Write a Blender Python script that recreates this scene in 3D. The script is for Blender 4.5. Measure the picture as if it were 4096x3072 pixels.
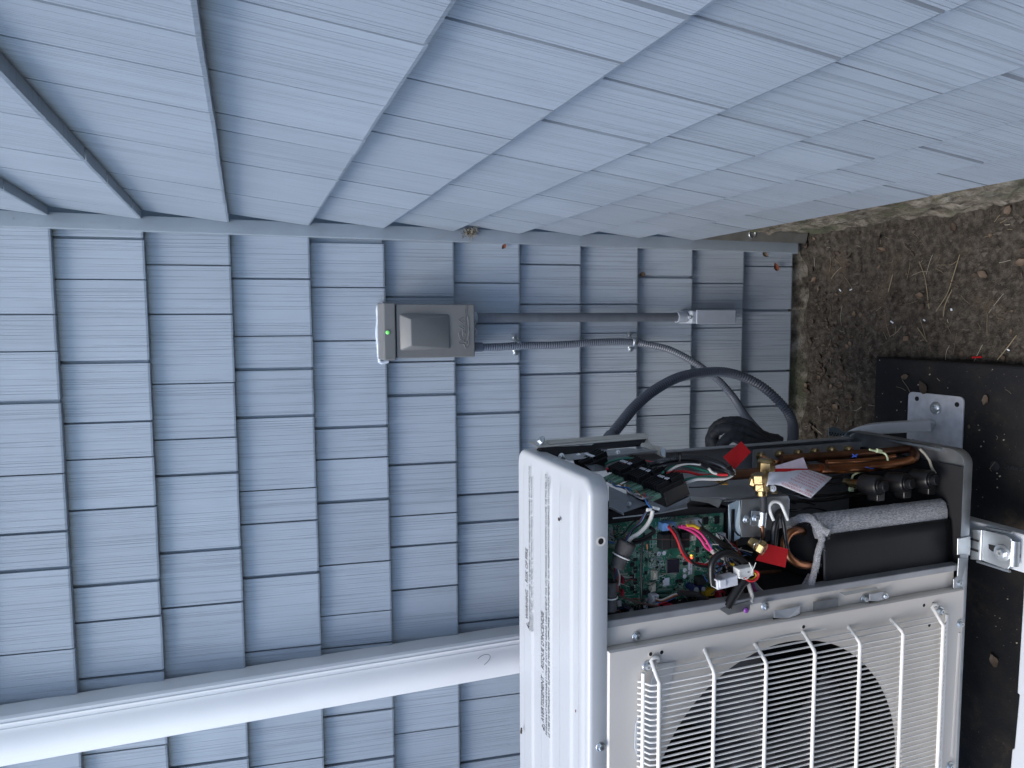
import bpy, bmesh, math, random
import numpy as np
from mathutils import Vector, Matrix, noise
random.seed(7)
RD = random.Random(11)
for o in list(bpy.data.objects): bpy.data.objects.remove(o)
SC = bpy.context.scene
COL = SC.collection

# ------------------------------------------------------------------ camera
RC = np.array([[-0.0057412, -0.34321957, -0.93923765],      # image right
               [-0.99653139, -0.07601382, 0.03386866],      # image down
               [-0.08301943, 0.93617425, -0.34159266]])     # viewing direction
EYE = np.array([0.0, 0.0, 1.57628])
FPX = 2929.7
cam_d = bpy.data.cameras.new('camera'); cam = bpy.data.objects.new('camera', cam_d); COL.objects.link(cam)
cam_d.sensor_width = 36.0; cam_d.lens = FPX / 4096 * 36.0; cam_d.clip_end = 1000; cam_d.clip_start = 0.02
m = Matrix.Identity(4)
for i in range(3):
    m[i][0] = RC[0][i]; m[i][1] = -RC[1][i]; m[i][2] = -RC[2][i]; m[i][3] = EYE[i]
cam.matrix_world = m
SC.camera = cam

# ------------------------------------------------------------------ sky and sun (open shade under a bright overcast sky)
SUN_EL, SUN_AZ = math.radians(63), math.radians(230)     # azimuth measured clockwise from +Y
w = bpy.data.worlds.new('World'); SC.world = w; w.use_nodes = True
nt = w.node_tree; bg = nt.nodes['Background']
sky = nt.nodes.new('ShaderNodeTexSky'); sky.sky_type = 'NISHITA'; sky.sun_disc = False
sky.sun_elevation = SUN_EL; sky.sun_rotation = SUN_AZ
sky.air_density = 1.0; sky.dust_density = 1.0; sky.ozone_density = 1.6
nt.links.new(sky.outputs[0], bg.inputs[0]); bg.inputs[1].default_value = 0.15
sd = bpy.data.lights.new('sun', 'SUN'); sd.energy = 1.0; sd.angle = math.radians(30); sd.color = (1.0, 0.955, 0.89)
sun = bpy.data.objects.new('sun', sd); COL.objects.link(sun)
sdir = Vector((math.sin(SUN_AZ) * math.cos(SUN_EL), math.cos(SUN_AZ) * math.cos(SUN_EL), math.sin(SUN_EL)))
sun.rotation_euler = sdir.to_track_quat('Z', 'Y').to_euler(); sun.location = sdir * 20
vs = SC.view_settings; vs.view_transform = 'Standard'; vs.look = 'None'; vs.exposure = 1.32; vs.gamma = 1.0; vs.use_curve_mapping = False

# ------------------------------------------------------------------ picture point -> place on a known plane of the scene
def at(x, y, X=None, Y=None, Z=None):
    d = RC.T @ np.array([(x - 2048) / FPX, (y - 1536) / FPX, 1.0])
    if X is not None: t = (X - EYE[0]) / d[0]
    elif Y is not None: t = (Y - EYE[1]) / d[1]
    else: t = (Z - EYE[2]) / d[2]
    return Vector(EYE + t * d)
def frame(ox, oy, s): return lambda x, y: (ox + x * s, oy + y * s)
zA = frame(2400, 1700, .27125); zB = frame(2400, 2050, .27125); zC = frame(2900, 1700, .27125); zD = frame(2900, 2050, .27125)
zE = frame(3300, 1600, .48213); zF = frame(2400, 2300, .76673); zG = frame(2400, 1100, .48232); zH = frame(1480, 1150, .27125)
zJ = frame(3450, 1350, .30145); zK = frame(3400, 2100, .42182); zL = frame(2050, 1720, .18083); zM = frame(3800, 2080, .19283)
zN = frame(2700, 2250, .22604); zO = frame(2450, 2550, .31465)
def ppm(P): return FPX / float(RC[2] @ (np.array(P) - EYE))     # picture pixels per metre at P

# ------------------------------------------------------------------ objects
def link(o): COL.objects.link(o); return o
def root_of(o):
    while o.parent: o = o.parent
    return o
def thing(name, label, cat, loc=(0, 0, 0), group=None):
    o = link(bpy.data.objects.new(name, None)); o.location = loc; o.empty_display_size = .05
    return tag(o, label, cat, group)
def tag(o, label=None, cat=None, group=None, kind=None):
    if label: o['label'] = label
    if cat: o['category'] = cat
    if group: o['group'] = group
    if kind: o['kind'] = kind
    return o
class MB:
    def __init__(s): s.v = []; s.f = []; s.uv = {}
    def add(s, vs, fs):
        n = len(s.v); s.v += [Vector(v) for v in vs]; s.f += [tuple(i + n for i in f) for f in fs]; return s
    def box(s, c, d, ax=None):
        c = Vector(c); ax = ax or (Vector((1, 0, 0)), Vector((0, 1, 0)), Vector((0, 0, 1)))
        vs = [c + ax[0] * (d[0] / 2 * i) + ax[1] * (d[1] / 2 * j) + ax[2] * (d[2] / 2 * k) for i in (-1, 1) for j in (-1, 1) for k in (-1, 1)]
        return s.add(vs, [(0, 1, 3, 2), (4, 6, 7, 5), (0, 4, 5, 1), (2, 3, 7, 6), (0, 2, 6, 4), (1, 5, 7, 3)])
    def bb(s, a, b):
        a = Vector(a); b = Vector(b); return s.box((a + b) / 2, [abs(x) for x in (b - a)])
    def prism(s, poly, off):           # closed polygon (3d points) swept by a vector
        n = len(poly); off = Vector(off); p = [Vector(q) for q in poly]
        return s.add(p + [q + off for q in p], [tuple(range(n))[::-1], tuple(range(n, 2 * n))] + [(i, (i + 1) % n, n + (i + 1) % n, n + i) for i in range(n)])
    def loops(s, L, closed=True, cap0=False, cap1=False):
        n = len(L[0]); b = len(s.v)
        for l in L: s.v += [Vector(q) for q in l]
        for i in range(len(L) - 1):
            for j in range(n if closed else n - 1):
                k = (j + 1) % n
                s.f.append((b + i * n + j, b + i * n + k, b + (i + 1) * n + k, b + (i + 1) * n + j))
        if cap0: s.f.append(tuple(b + j for j in range(n))[::-1])
        if cap1: s.f.append(tuple(b + (len(L) - 1) * n + j for j in range(n)))
        return s
    def tube(s, pts, r, seg=8, caps=True, flat=1.0):
        pts = [Vector(p) for p in pts]; n = len(pts); L = []
        t0 = (pts[1] - pts[0]).normalized(); u = t0.orthogonal().normalized()
        for i in range(n):
            t = (pts[min(i + 1, n - 1)] - pts[max(i - 1, 0)]).normalized()
            u = (u - t * u.dot(t)); u = u.normalized() if u.length > 1e-6 else t.orthogonal().normalized()
            w_ = t.cross(u); rr = r(i / (n - 1)) if callable(r) else r
            L.append([pts[i] + (u * math.cos(a) + w_ * math.sin(a) * flat) * rr for a in [2 * math.pi * k / seg for k in range(seg)]])
        return s.loops(L, True, caps, caps)
    def cyl(s, a, b, r, seg=16, r2=None):
        a = Vector(a); b = Vector(b); r2 = r if r2 is None else r2
        t = (b - a).normalized(); u = t.orthogonal().normalized(); w_ = t.cross(u)
        an = [2 * math.pi * k / seg for k in range(seg)]
        return s.loops([[q + (u * math.cos(x) + w_ * math.sin(x)) * rr for x in an] for q, rr in ((a, r), (b, r2))], True, True, True)
    def lathe(s, o, ax, prof, seg=24, caps=True):   # prof: (distance along axis, radius)
        o = Vector(o); t = Vector(ax).normalized(); u = t.orthogonal().normalized(); w_ = t.cross(u)
        an = [2 * math.pi * k / seg for k in range(seg)]
        return s.loops([[o + t * h + (u * math.cos(x) + w_ * math.sin(x)) * r for x in an] for h, r in prof], True, caps, caps)
    def build(s, name, mat, parent=None, smooth=None, bevel=0, seg=2, at_=None, fix=True):
        L = Vector(root_of(parent).location) if parent else Vector(at_ or (0, 0, 0))
        me = bpy.data.meshes.new(name); me.from_pydata([tuple(v - L) for v in s.v], [], s.f)
        if fix:
            bm = bmesh.new(); bm.from_mesh(me); bmesh.ops.recalc_face_normals(bm, faces=bm.faces); bm.to_mesh(me); bm.free()
        if mat: me.materials.append(mat if not isinstance(mat, str) else MT[mat])
        if smooth is not None:
            me.shade_smooth(); me.set_sharp_from_angle(angle=math.radians(smooth))
        o = link(bpy.data.objects.new(name, me))
        if parent: o.parent = parent
        else: o.location = L
        if bevel:
            b = o.modifiers.new('bevel', 'BEVEL'); b.width = bevel; b.segments = seg; b.limit_method = 'ANGLE'; b.angle_limit = math.radians(40)
        me.update(); return o
def spline(pts, n=8):
    P = [Vector(p) for p in pts]; P = [P[0] * 2 - P[1]] + P + [P[-1] * 2 - P[-2]]; out = []
    for i in range(1, len(P) - 2):
        a, b, c, d = P[i - 1:i + 3]
        for k in range(n):
            t = k / n
            out.append(.5 * ((2 * b) + (c - a) * t + (2 * a - 5 * b + 4 * c - d) * t * t + (3 * b - a - 3 * c + d) * t ** 3))
    out.append(P[-2]); return out
def even(pts, step):
    out = [Vector(pts[0])]; acc = 0
    for a, b in zip(pts[:-1], pts[1:]):
        L = (b - a).length
        while acc + L >= step:
            t = (step - acc) / L; a = a.lerp(b, t); L = (b - a).length; out.append(a.copy()); acc = 0
        acc += L
    return out

# ------------------------------------------------------------------ materials
MT = {}
def pm(name, col, rough=.5, metal=0.0, var=.08, vs_=40, bump=0.0, bs=300, spec=.5, stretch=None, coat=0, emit=None, sheen=0, detail=4):
    mt = bpy.data.materials.new(name); mt.use_nodes = True; n = mt.node_tree.nodes; l = mt.node_tree.links; p = n['Principled BSDF']
    p.inputs['Roughness'].default_value = rough; p.inputs['Metallic'].default_value = metal; p.inputs['Specular IOR Level'].default_value = spec
    p.inputs['Coat Weight'].default_value = coat
    if sheen: p.inputs['Sheen Weight'].default_value = sheen
    tc = n.new('ShaderNodeTexCoord'); src = tc.outputs['Object']
    if stretch:
        mp = n.new('ShaderNodeMapping'); mp.inputs['Scale'].default_value = stretch; l.new(src, mp.inputs[0]); src = mp.outputs[0]
    nz = n.new('ShaderNodeTexNoise'); nz.inputs['Scale'].default_value = vs_; nz.inputs['Detail'].default_value = detail; l.new(src, nz.inputs['Vector'])
    mr = n.new('ShaderNodeMapRange'); mr.inputs['From Min'].default_value = .3; mr.inputs['From Max'].default_value = .7
    mr.inputs['To Min'].default_value = 1 - var; mr.inputs['To Max'].default_value = 1 + var; l.new(nz.outputs['Fac'], mr.inputs['Value'])
    mx = n.new('ShaderNodeVectorMath'); mx.operation = 'SCALE'; mx.inputs[0].default_value = col[:3]; l.new(mr.outputs[0], mx.inputs['Scale']); l.new(mx.outputs[0], p.inputs['Base Color'])
    r2 = n.new('ShaderNodeMapRange'); r2.inputs['To Min'].default_value = max(0, rough - .1); r2.inputs['To Max'].default_value = min(1, rough + .1); l.new(nz.outputs['Fac'], r2.inputs['Value']); l.new(r2.outputs[0], p.inputs['Roughness'])
    if bump:
        b = n.new('ShaderNodeTexNoise'); b.inputs['Scale'].default_value = bs; b.inputs['Detail'].default_value = 5; l.new(src, b.inputs['Vector'])
        bp = n.new('ShaderNodeBump'); bp.inputs['Strength'].default_value = bump; bp.inputs['Distance'].default_value = .002; l.new(b.outputs['Fac'], bp.inputs['Height']); l.new(bp.outputs[0], p.inputs['Normal'])
    if emit: p.inputs['Emission Color'].default_value = (*emit[:3], 1); p.inputs['Emission Strength'].default_value = emit[3]
    MT[name] = mt; return mt
def nodes(name):
    mt = bpy.data.materials.new(name); mt.use_nodes = True; MT[name] = mt
    return mt, mt.node_tree.nodes, mt.node_tree.links, mt.node_tree.nodes['Principled BSDF']
def ramp(n, pts):
    r = n.new('ShaderNodeValToRGB'); e = r.color_ramp.elements
    while len(e) < len(pts): e.new(.5)
    for q, (p, c) in zip(e, pts): q.position = p; q.color = (*c, 1) if len(c) == 3 else c
    return r
def shingle_mat(name, base):
    mt, n, l, p = nodes(name); p.inputs['Roughness'].default_value = .52; p.inputs['Specular IOR Level'].default_value = .35
    uv = n.new('ShaderNodeUVMap'); oi = n.new('ShaderNodeObjectInfo')
    def nz(sx, sy, det=3, dist=0.0, rough=.55):
        mp = n.new('ShaderNodeMapping'); mp.inputs['Scale'].default_value = (sx, sy, 1); l.new(uv.outputs[0], mp.inputs[0])
        t = n.new('ShaderNodeTexNoise'); t.inputs['Scale'].default_value = 1; t.inputs['Detail'].default_value = det; t.inputs['Distortion'].default_value = dist; t.inputs['Roughness'].default_value = rough
        l.new(mp.outputs[0], t.inputs['Vector']); return t.outputs['Fac']
    crack = ramp(n, [(.0, (0, 0, 0)), (.37, (.0, .0, .0)), (.45, (1, 1, 1)), (1, (1, 1, 1))]); l.new(nz(330, 1.5, 2, .12, .4), crack.inputs[0])
    fine = nz(800, 5, 3, .05); big = nz(9, 5, 3); mid = nz(60, 14, 4)
    b1 = n.new('ShaderNodeBump'); b1.inputs['Distance'].default_value = .0016; b1.inputs['Strength'].default_value = .5; l.new(crack.outputs[0], b1.inputs['Height'])
    b2 = n.new('ShaderNodeBump'); b2.inputs['Distance'].default_value = .0012; b2.inputs['Strength'].default_value = .55; l.new(fine, b2.inputs['Height']); l.new(b1.outputs[0], b2.inputs['Normal'])
    b3 = n.new('ShaderNodeBump'); b3.inputs['Distance'].default_value = .002; b3.inputs['Strength'].default_value = .10; l.new(mid, b3.inputs['Height']); l.new(b2.outputs[0], b3.inputs['Normal']); l.new(b3.outputs[0], p.inputs['Normal'])
    def mr(src, a, b, fa=.3, fb=.7):
        x = n.new('ShaderNodeMapRange'); x.inputs[1].default_value = fa; x.inputs[2].default_value = fb; x.inputs[3].default_value = a; x.inputs[4].default_value = b; l.new(src, x.inputs[0]); return x.outputs[0]
    def mul(a, b):
        x = n.new('ShaderNodeMath'); x.operation = 'MULTIPLY'; l.new(a, x.inputs[0]); l.new(b, x.inputs[1]); return x.outputs[0]
    v = mul(mul(mr(crack.outputs[0], .86, 1.0, 0, 1), mr(big, .95, 1.05)), mul(mr(fine, .93, 1.07), mr(oi.outputs['Random'], .945, 1.045, 0, 1)))
    sc = n.new('ShaderNodeVectorMath'); sc.operation = 'SCALE'; sc.inputs[0].default_value = base; l.new(v, sc.inputs['Scale']); l.new(sc.outputs[0], p.inputs['Base Color'])
    return mt
SH = (.336, .382, .430)
shingle_mat('shingle', SH)
pm('siding_plain', SH, .5, var=.04, vs_=12)
pm('trim', (.28, .32, .355), .45, var=.05, vs_=20)
pm('flashing', (.17, .17, .155), .55, metal=.3, var=.15, vs_=30)
def stone_mat():
    mt, n, l, p = nodes('foundation'); p.inputs['Roughness'].default_value = .9; tc = n.new('ShaderNodeTexCoord')
    a = n.new('ShaderNodeTexNoise'); a.inputs['Scale'].default_value = 26; a.inputs['Detail'].default_value = 10; a.inputs['Roughness'].default_value = .7; l.new(tc.outputs['Object'], a.inputs['Vector'])
    r = ramp(n, [(.32, (.035, .03, .022)), (.45, (.16, .135, .10)), (.55, (.30, .265, .21)), (.68, (.45, .41, .34))]); l.new(a.outputs['Fac'], r.inputs[0])
    g = n.new('ShaderNodeTexNoise'); g.inputs['Scale'].default_value = 7; l.new(tc.outputs['Object'], g.inputs['Vector'])
    gr = ramp(n, [(.5, (0, 0, 0)), (.68, (1, 1, 1))]); l.new(g.outputs['Fac'], gr.inputs[0])
    mx = n.new('ShaderNodeMix'); mx.data_type = 'RGBA'; l.new(gr.outputs[0], mx.inputs[0]); l.new(r.outputs[0], mx.inputs[6]); mx.inputs[7].default_value = (.12, .13, .075, 1); l.new(mx.outputs[2], p.inputs['Base Color'])
    b = n.new('ShaderNodeBump'); b.inputs['Strength'].default_value = 1; b.inputs['Distance'].default_value = .02; l.new(a.outputs['Fac'], b.inputs['Height']); l.new(b.outputs[0], p.inputs['Normal'])
stone_mat()
def soil_mat():
    mt, n, l, p = nodes('soil'); p.inputs['Roughness'].default_value = .95; p.inputs['Specular IOR Level'].default_value = .2; tc = n.new('ShaderNodeTexCoord')
    def nz(s, d=8, r=.65):
        a = n.new('ShaderNodeTexNoise'); a.inputs['Scale'].default_value = s; a.inputs['Detail'].default_value = d; a.inputs['Roughness'].default_value = r; l.new(tc.outputs['Object'], a.inputs['Vector']); return a.outputs['Fac']
    f = nz(55); c = nz(6, 5); gg = nz(170, 4)
    r = ramp(n, [(.28, (.018, .015, .012)), (.44, (.046, .039, .031)), (.56, (.078, .067, .055)), (.75, (.14, .123, .10))]); l.new(f, r.inputs[0])
    q = ramp(n, [(.56, (0, 0, 0)), (.66, (1, 1, 1))]); l.new(c, q.inputs[0])
    q2 = n.new('ShaderNodeMath'); q2.operation = 'MULTIPLY'; l.new(q.outputs[0], q2.inputs[0]); q2.inputs[1].default_value = .55
    mx = n.new('ShaderNodeMix'); mx.data_type = 'RGBA'; l.new(q2.outputs[0], mx.inputs[0]); l.new(r.outputs[0], mx.inputs[6]); mx.inputs[7].default_value = (.12, .092, .066, 1); l.new(mx.outputs[2], p.inputs['Base Color'])
    ad = n.new('ShaderNodeMath'); ad.operation = 'ADD'; l.new(f, ad.inputs[0]); l.new(gg, ad.inputs[1])
    b = n.new('ShaderNodeBump'); b.inputs['Strength'].default_value = .9; b.inputs['Distance'].default_value = .008; l.new(ad.outputs[0], b.inputs['Height']); l.new(b.outputs[0], p.inputs['Normal'])
soil_mat()
# ------------------------------------------------------------------ ground
GZ = -0.072
def gh(x, y):
    n1 = noise.noise((x * 5, y * 5, .3)) * .010 + noise.noise((x * 17, y * 17, 2.3)) * .006 + noise.noise((x * 45, y * 45, 5.)) * .0035
    rise = .03 * max(0, 1 - (1.86 - y) / .12) if y > 1.74 else 0
    rise += .035 * max(0, 1 - (.27 - x) / .10) if x > .17 else 0
    return GZ + n1 + rise * (.6 + .8 * noise.noise((x * 8, y * 8, 9.)))
def axis(a, b, n, far):
    d = [a + (b - a) * i / n for i in range(n + 1)]
    lo = [a - s for s in (far, far * .3, 30, 10, 3, 1, .4, .15)]; hi = [b + s for s in (.15, .4, 1, 3, 10, 30, far * .3, far)]
    return lo + d + hi
xs = axis(-1.3, .32, 230, 300); ys = axis(.55, 1.95, 200, 300)
g = MB()
for y in ys:
    for x in xs:
        inside = -1.3 <= x <= .32 and .55 <= y <= 1.95
        g.v.append(Vector((x, y, gh(x, y) if inside else GZ)))
nx = len(xs)
for j in range(len(ys) - 1):
    for i in range(nx - 1): g.f.append((j * nx + i, j * nx + i + 1, (j + 1) * nx + i + 1, (j + 1) * nx + i))
tag(g.build('ground', 'soil', smooth=60, fix=False), 'bare brown soil strewn with bits along the house', 'ground', kind='structure')

# ------------------------------------------------------------------ shingle walls of the house
EX = .1778; RISE = .020; PROUD = .012
YB, XR = 1.821, .232          # planes of the shingle tips: back wall, right wall
def shingle(wall, kind, a0, a1, ztip, top=None):
    """one shingle between a0..a1 along the wall; kind 'b' back wall (a = X), 'r' right wall (a = Y)"""
    h = EX + .012; n = 5; me = MB(); jt = [RD.uniform(-.0004, .0004) for _ in range(n + 1)]; tilt = RD.uniform(-.0008, .0008)
    def P(a, z, d):                                     # d = how far proud of the tip plane (positive into the wall)
        return Vector((a, YB + d, z)) if kind == 'b' else Vector((XR + d, a, z))
    A = [a0 + (a1 - a0) * i / n for i in range(n + 1)]
    d_tip = RD.uniform(-.0006, .0006); dz = RD.uniform(-.0008, .0006)
    L = [[P(a, ztip + h, RISE * h / EX) for a in A],
         [P(a, ztip + dz + .004 + t, d_tip + .0003) for a, t in zip(A, jt)],
         [P(a, ztip + dz + t, d_tip + .0012) for a, t in zip(A, jt)],
         [P(a, ztip + dz + t, .0195) for a, t in zip(A, jt)]]
    L.append([P(a, ztip + h, RISE * h / EX + .004) for a in A])
    me.loops(L, closed=False)
    b = 0; k = n + 1
    me.f.append((0, k, 2 * k, 3 * k, 4 * k)); me.f.append((n, 4 * k + n, 3 * k + n, 2 * k + n, k + n))
    o = me.build('shingle', 'shingle', wall)
    uvl = o.data.uv_layers.new(name='UVMap'); ou, ov = RD.uniform(0, 50), RD.uniform(0, 50); R0 = Vector(root_of(wall).location)
    for lp in o.data.loops:
        q = o.data.vertices[lp.vertex_index].co + R0
        uvl.data[lp.index].uv = ((q.x if kind == 'b' else q.y) + ou, q.z + ov)
    return o
def backing(wall, kind, a0, a1, klo, khi):
    prof = []
    for k in range(khi, klo - 1, -1):                   # from the top course down
        zt = (11 - klo) * EX - 0 if False else None
    me = MB(); pr = []
    for k in range(klo, khi + 1):                       # k counts tips downward
        zt = (11 - k) * EX
        pr += [(zt + EX, RISE + PROUD), (zt + .003, PROUD)]
    pr += [((11 - khi) * EX + .003, RISE + .03)]
    top = (11 - klo) * EX + EX
    pr = [(top, RISE + .03)] + pr
    def P(a, z, d): return (a, YB + d, z) if kind == 'b' else (XR + d, a, z)
    me.loops([[P(a0, z, d) for z, d in pr], [P(a1, z, d) for z, d in pr]], True, True, True)
    return me.build('siding_backing', 'siding_plain', wall)
def course(wall, kind, k, joints, lo, hi):
    js = sorted(j for j in joints if lo + .03 < j < hi - .008)
    # fill up towards the unseen end with ordinary widths
    edges = [lo] + js + [hi]; full = [edges[0]]
    for e in edges[1:]:
        while e - full[-1] > .30: full.append(full[-1] + RD.uniform(.11, .22))
        full.append(e)
    z = (11 - k) * EX
    for i, (a, b) in enumerate(zip(full[:-1], full[1:])):
        if b - a < .012: continue
        gp = RD.choice((.003, .0038, .0048, .006, .0078))
        shingle(wall, kind, a + (gp if i else 0), b, z)
def pts(f, L): return [f(*q) for q in L]
f1 = frame(0, 850, .46293); f4 = frame(0, 1600, .46293); f6 = frame(0, 2304, .46293)
f2 = frame(1024, 850, .46293); f5 = frame(1024, 1600, .46293); f7 = frame(1024, 2304, .46293); f3 = frame(2048, 850, .46293); fg = frame(3000, 800, .49548)
BJ = {0: pts(f1, [(470, 888), (490, 1205), (515, 1648)]) + pts(f4, [(555, 640), (588, 1142), (605, 1460)]) + pts(f6, [(650, 632), (680, 1085)]),
      1: pts(f1, [(1232, 240), (1250, 588), (1285, 1302)]) + pts(f4, [(1310, 190), (1328, 495), (1350, 925), (1385, 1570)]) + pts(f6, [(1397, 350), (1420, 825), (1455, 1460)]),
      2: pts(f1, [(1978, 465), (1998, 886), (2025, 1475)]) + pts(f4, [(2040, 328), (2055, 635), (2080, 1290)]) + pts(f6, [(2095, 230), (2120, 865), (2150, 1580)]),
      3: pts(f2, [(475, 585), (492, 1070), (502, 1360)]) + pts(f5, [(515, 145), (530, 760), (537, 1042), (545, 1500)]) + pts(f7, [(558, 600), (585, 1570)]),
      4: pts(f2, [(1110, 275), (1120, 655), (1130, 1112)]) + pts(f5, [(1148, 235), (1153, 495), (1158, 865), (1165, 1392)]) + pts(f7, [(1170, 298), (1170, 575), (1182, 1155), (1190, 1570)]),
      5: pts(f2, [(1720, 740), (1735, 1290)]) + pts(f5, [(1737, -40), (1740, 545), (1745, 975), (1748, 1238), (1750, 1600)]) + pts(f7, [(1745, 85), (1755, 1300)]),
      6: pts(f3, [(60, 618), (65, 966), (68, 1315)]) + [(2083, 1654), (2085, 1970), (2085, 2082), (2085, 2240), (2087, 2472), (2088, 2775), (2090, 3020)],
      7: pts(f3, [(585, 462), (585, 800), (588, 1400)]), 8: pts(f3, [(1070, 800), (1075, 1045), (1070, 1383)]) + pts(zG, [(295, 1250)]),
      9: pts(f3, [(1555, 572), (1545, 1118), (1535, 1510)]) + pts(zG, [(740, 1160)]),
      10: pts(f3, [(2000, 620), (1985, 1000), (1975, 1540)]) + pts(zG, [(1160, 1262)]), 11: pts(fg, [(350, 545), (340, 900), (315, 1385)]) + pts(zG, [(1550, 1090)])}
bw = thing('shingle_wall', 'back wall of blue-grey wood-grain shingles behind the heat pump and grey disconnect box', 'wall', (-.6, YB + .1, GZ))
backing(bw, 'b', -1.75, .206, -1, 11)
for k in range(-1, 12):
    course(bw, 'b', k, [at(*q, Y=YB).x for q in BJ.get(k, [])], -1.75, .2056)
# corner trim, a J-shaped strip
t = MB(); z0, z1 = -.012, 12 * EX + EX
t.prism([(.2056, 1.8155, z0), (.2056, 1.845, z0), (.295, 1.845, z0), (.295, 1.8425, z0), (.2395, 1.8425, z0), (.2395, 1.8145, z0), (.238, 1.8135, z0), (.2075, 1.8135, z0)], (0, 0, z1 - z0))
o = t.build('corner_trim', 'trim', bw, smooth=40)
# concrete foundation below the back wall
fn = MB(); N = 60
for i in range(N + 1):
    x = -1.75 + 2.05 * i / N
    for (z, y) in ((.03, 1.850), (.006, 1.845), (-.02, 1.838), (-.06, 1.826), (-.13, 1.815)): fn.v.append(Vector((x, y + .008 * noise.noise((x * 14, z * 30, 1)), z)))
for i in range(N):
    for j in range(4): fn.f.append((i * 5 + j, i * 5 + j + 1, (i + 1) * 5 + j + 1, (i + 1) * 5 + j))
fn.build('foundation', 'foundation', bw, smooth=50)

rw = thing('shingle_wall', 'side wall of blue-grey shingles running along the top edge of the picture towards the camera', 'wall', (XR + .1, .8, GZ))
r0 = frame(0, 0, .6028); r1 = frame(800, 0, .46293); r2 = frame(1700, 0, .46293); r3 = frame(2600, 0, .67631)
RJ = {0: pts(r0, [(80, 1265), (185, 1335)]),
      1: pts(r0, [(40, 440), (335, 795), (575, 1065), (725, 1215), (885, 1390)]), 2: pts(r0, [(1335, 238), (1375, 512), (1405, 752), (1445, 1032)]) + [(888, 760)],
      3: pts(r1, [(1970, 395), (1615, 920), (1420, 1215), (1340, 1335), (1195, 1560)]) + [(1280, 830)],
      4: pts(r2, [(1725, 545), (1120, 960), (770, 1210), (580, 1335), (265, 1555)]) + [(2783, 68), (1690, 840)],
      5: pts(r2, [(1965, 1235), (1435, 1490)]) + pts(r3, [(1840, 80), (1170, 352), (15, 848)]) + [(2080, 790)],
      6: pts(r3, [(1770, 560), (980, 814), (645, 922), (370, 1015)]) + [(2500, 830)], 7: pts(r3, [(1795, 842), (1390, 944), (840, 1087), (490, 1172), (320, 1222)]),
      8: pts(r3, [(2060, 969), (1515, 1083), (1240, 1140), (800, 1240)]), 9: pts(r3, [(2100, 1105), (1700, 1160), (1250, 1240)])}
RY1 = 1.8125
backing(rw, 'r', -.55, RY1 - .002, -1, 9)
for k in range(-1, 10):
    course(rw, 'r', k, [at(*q, X=XR).y for q in RJ.get(k, [])], -.55, RY1)
fn = MB(); N = 260; rows = 30
for i in range(N + 1):
    y = -.55 + 2.40 * i / N
    for j in range(rows):
        z = .37 - .55 * j / (rows - 1)
        fn.v.append(Vector((.266 - .012 * max(0, (.1 - z)) + .016 * noise.noise((y * 13, z * 22, 4)) + .009 * noise.noise((y * 45, z * 60, 7)), y, z)))
for i in range(N):
    for j in range(rows - 1): fn.f.append((i * rows + j, i * rows + j + 1, (i + 1) * rows + j + 1, (i + 1) * rows + j))
fn.build('foundation', 'foundation', rw, smooth=60)
# the house goes on upwards and along the alley beyond the picture
s = MB(); s.bb((-6.5, YB + .03, 12 * EX + EX + .001), (.30, YB + .13, 5.6)); s.bb((-6.5, YB + .031, -.1), (-1.751, YB + .129, 12 * EX + EX)); s.build('upper_wall', 'siding_plain', bw)
s = MB(); s.bb((XR + .03, -4.5, 12 * EX + EX + .001), (XR + .13, YB + .13, 5.6)); s.bb((XR + .031, -4.5, -.1), (XR + .129, -.551, 12 * EX + EX)); s.build('upper_wall', 'siding_plain', rw)
# unseen board fence, added behind the camera to keep low light off the walls
pm('added_fence_wood', (.12, .10, .08), .8, var=.25, vs_=12, stretch=(6, 6, 1))
fe_ = thing('added_fence', 'unseen board fence added behind the camera to shade the foot of the walls', 'fence', (-2.5, -1.25, GZ))
b0 = None
for i in range(60):
    if b0 is None:
        s = MB(); s.bb((-5.6, -1.26, GZ - .05), (-5.465, -1.24, 1.85)); b0 = s.build('board', 'added_fence_wood', fe_)
    else:
        c_ = b0.copy(); COL.objects.link(c_); c_.parent = fe_; c_.location = (i * .14 * 1.0, .0, (i * 7 % 5) * .004)
for z_ in (.35, 1.45):
    s = MB(); s.bb((-5.6, -1.30, z_), (2.8, -1.262, z_ + .09)); s.build('rail', 'added_fence_wood', fe_)
t = MB(); t.prism([(.236, 1.806, -.035), (.262, 1.800, -.035), (.285, 1.800, -.035), (.285, 1.8115, -.035), (.236, 1.8125, -.035)], (0, 0, .42))
t.build('corner_flashing', 'flashing', rw)
# ------------------------------------------------------------------ more materials
pm('box_grey', (.165, .165, .158), .45, var=.03, vs_=30, bump=.06, bs=900)
pm('pvc_grey', (.105, .118, .135), .42, var=.10, vs_=14, stretch=(1, 1, 4))
pm('pvc_light', (.36, .395, .445), .45, var=.05, vs_=30)
pm('conduit_grey', (.105, .12, .145), .38, var=.06, vs_=20)
pm('conduit_dark', (.075, .085, .105), .42, var=.08, vs_=20)
pm('zinc', (.62, .66, .68), .32, metal=.9, var=.12, vs_=60)
pm('galv', (.42, .45, .47), .36, metal=.85, var=.14, vs_=25, bump=.03, bs=400)
pm('galv_dark', (.22, .24, .26), .42, metal=.8, var=.15, vs_=25)
pm('steel_teal', (.20, .25, .27), .45, metal=.5, var=.10, vs_=20)
pm('white_vinyl', (.85, .845, .83), .35, var=.02, vs_=8)
pm('sheet_grey', (.34, .35, .36), .45, metal=.25, var=.12, vs_=18)
pm('stand_white', (.58, .60, .62), .40, var=.03, vs_=20)
pm('plate_white', (.52, .53, .56), .50, var=.12, vs_=60)
pm('sealant', (.55, .60, .66), .22, var=.1, vs_=60, spec=.7)
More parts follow.
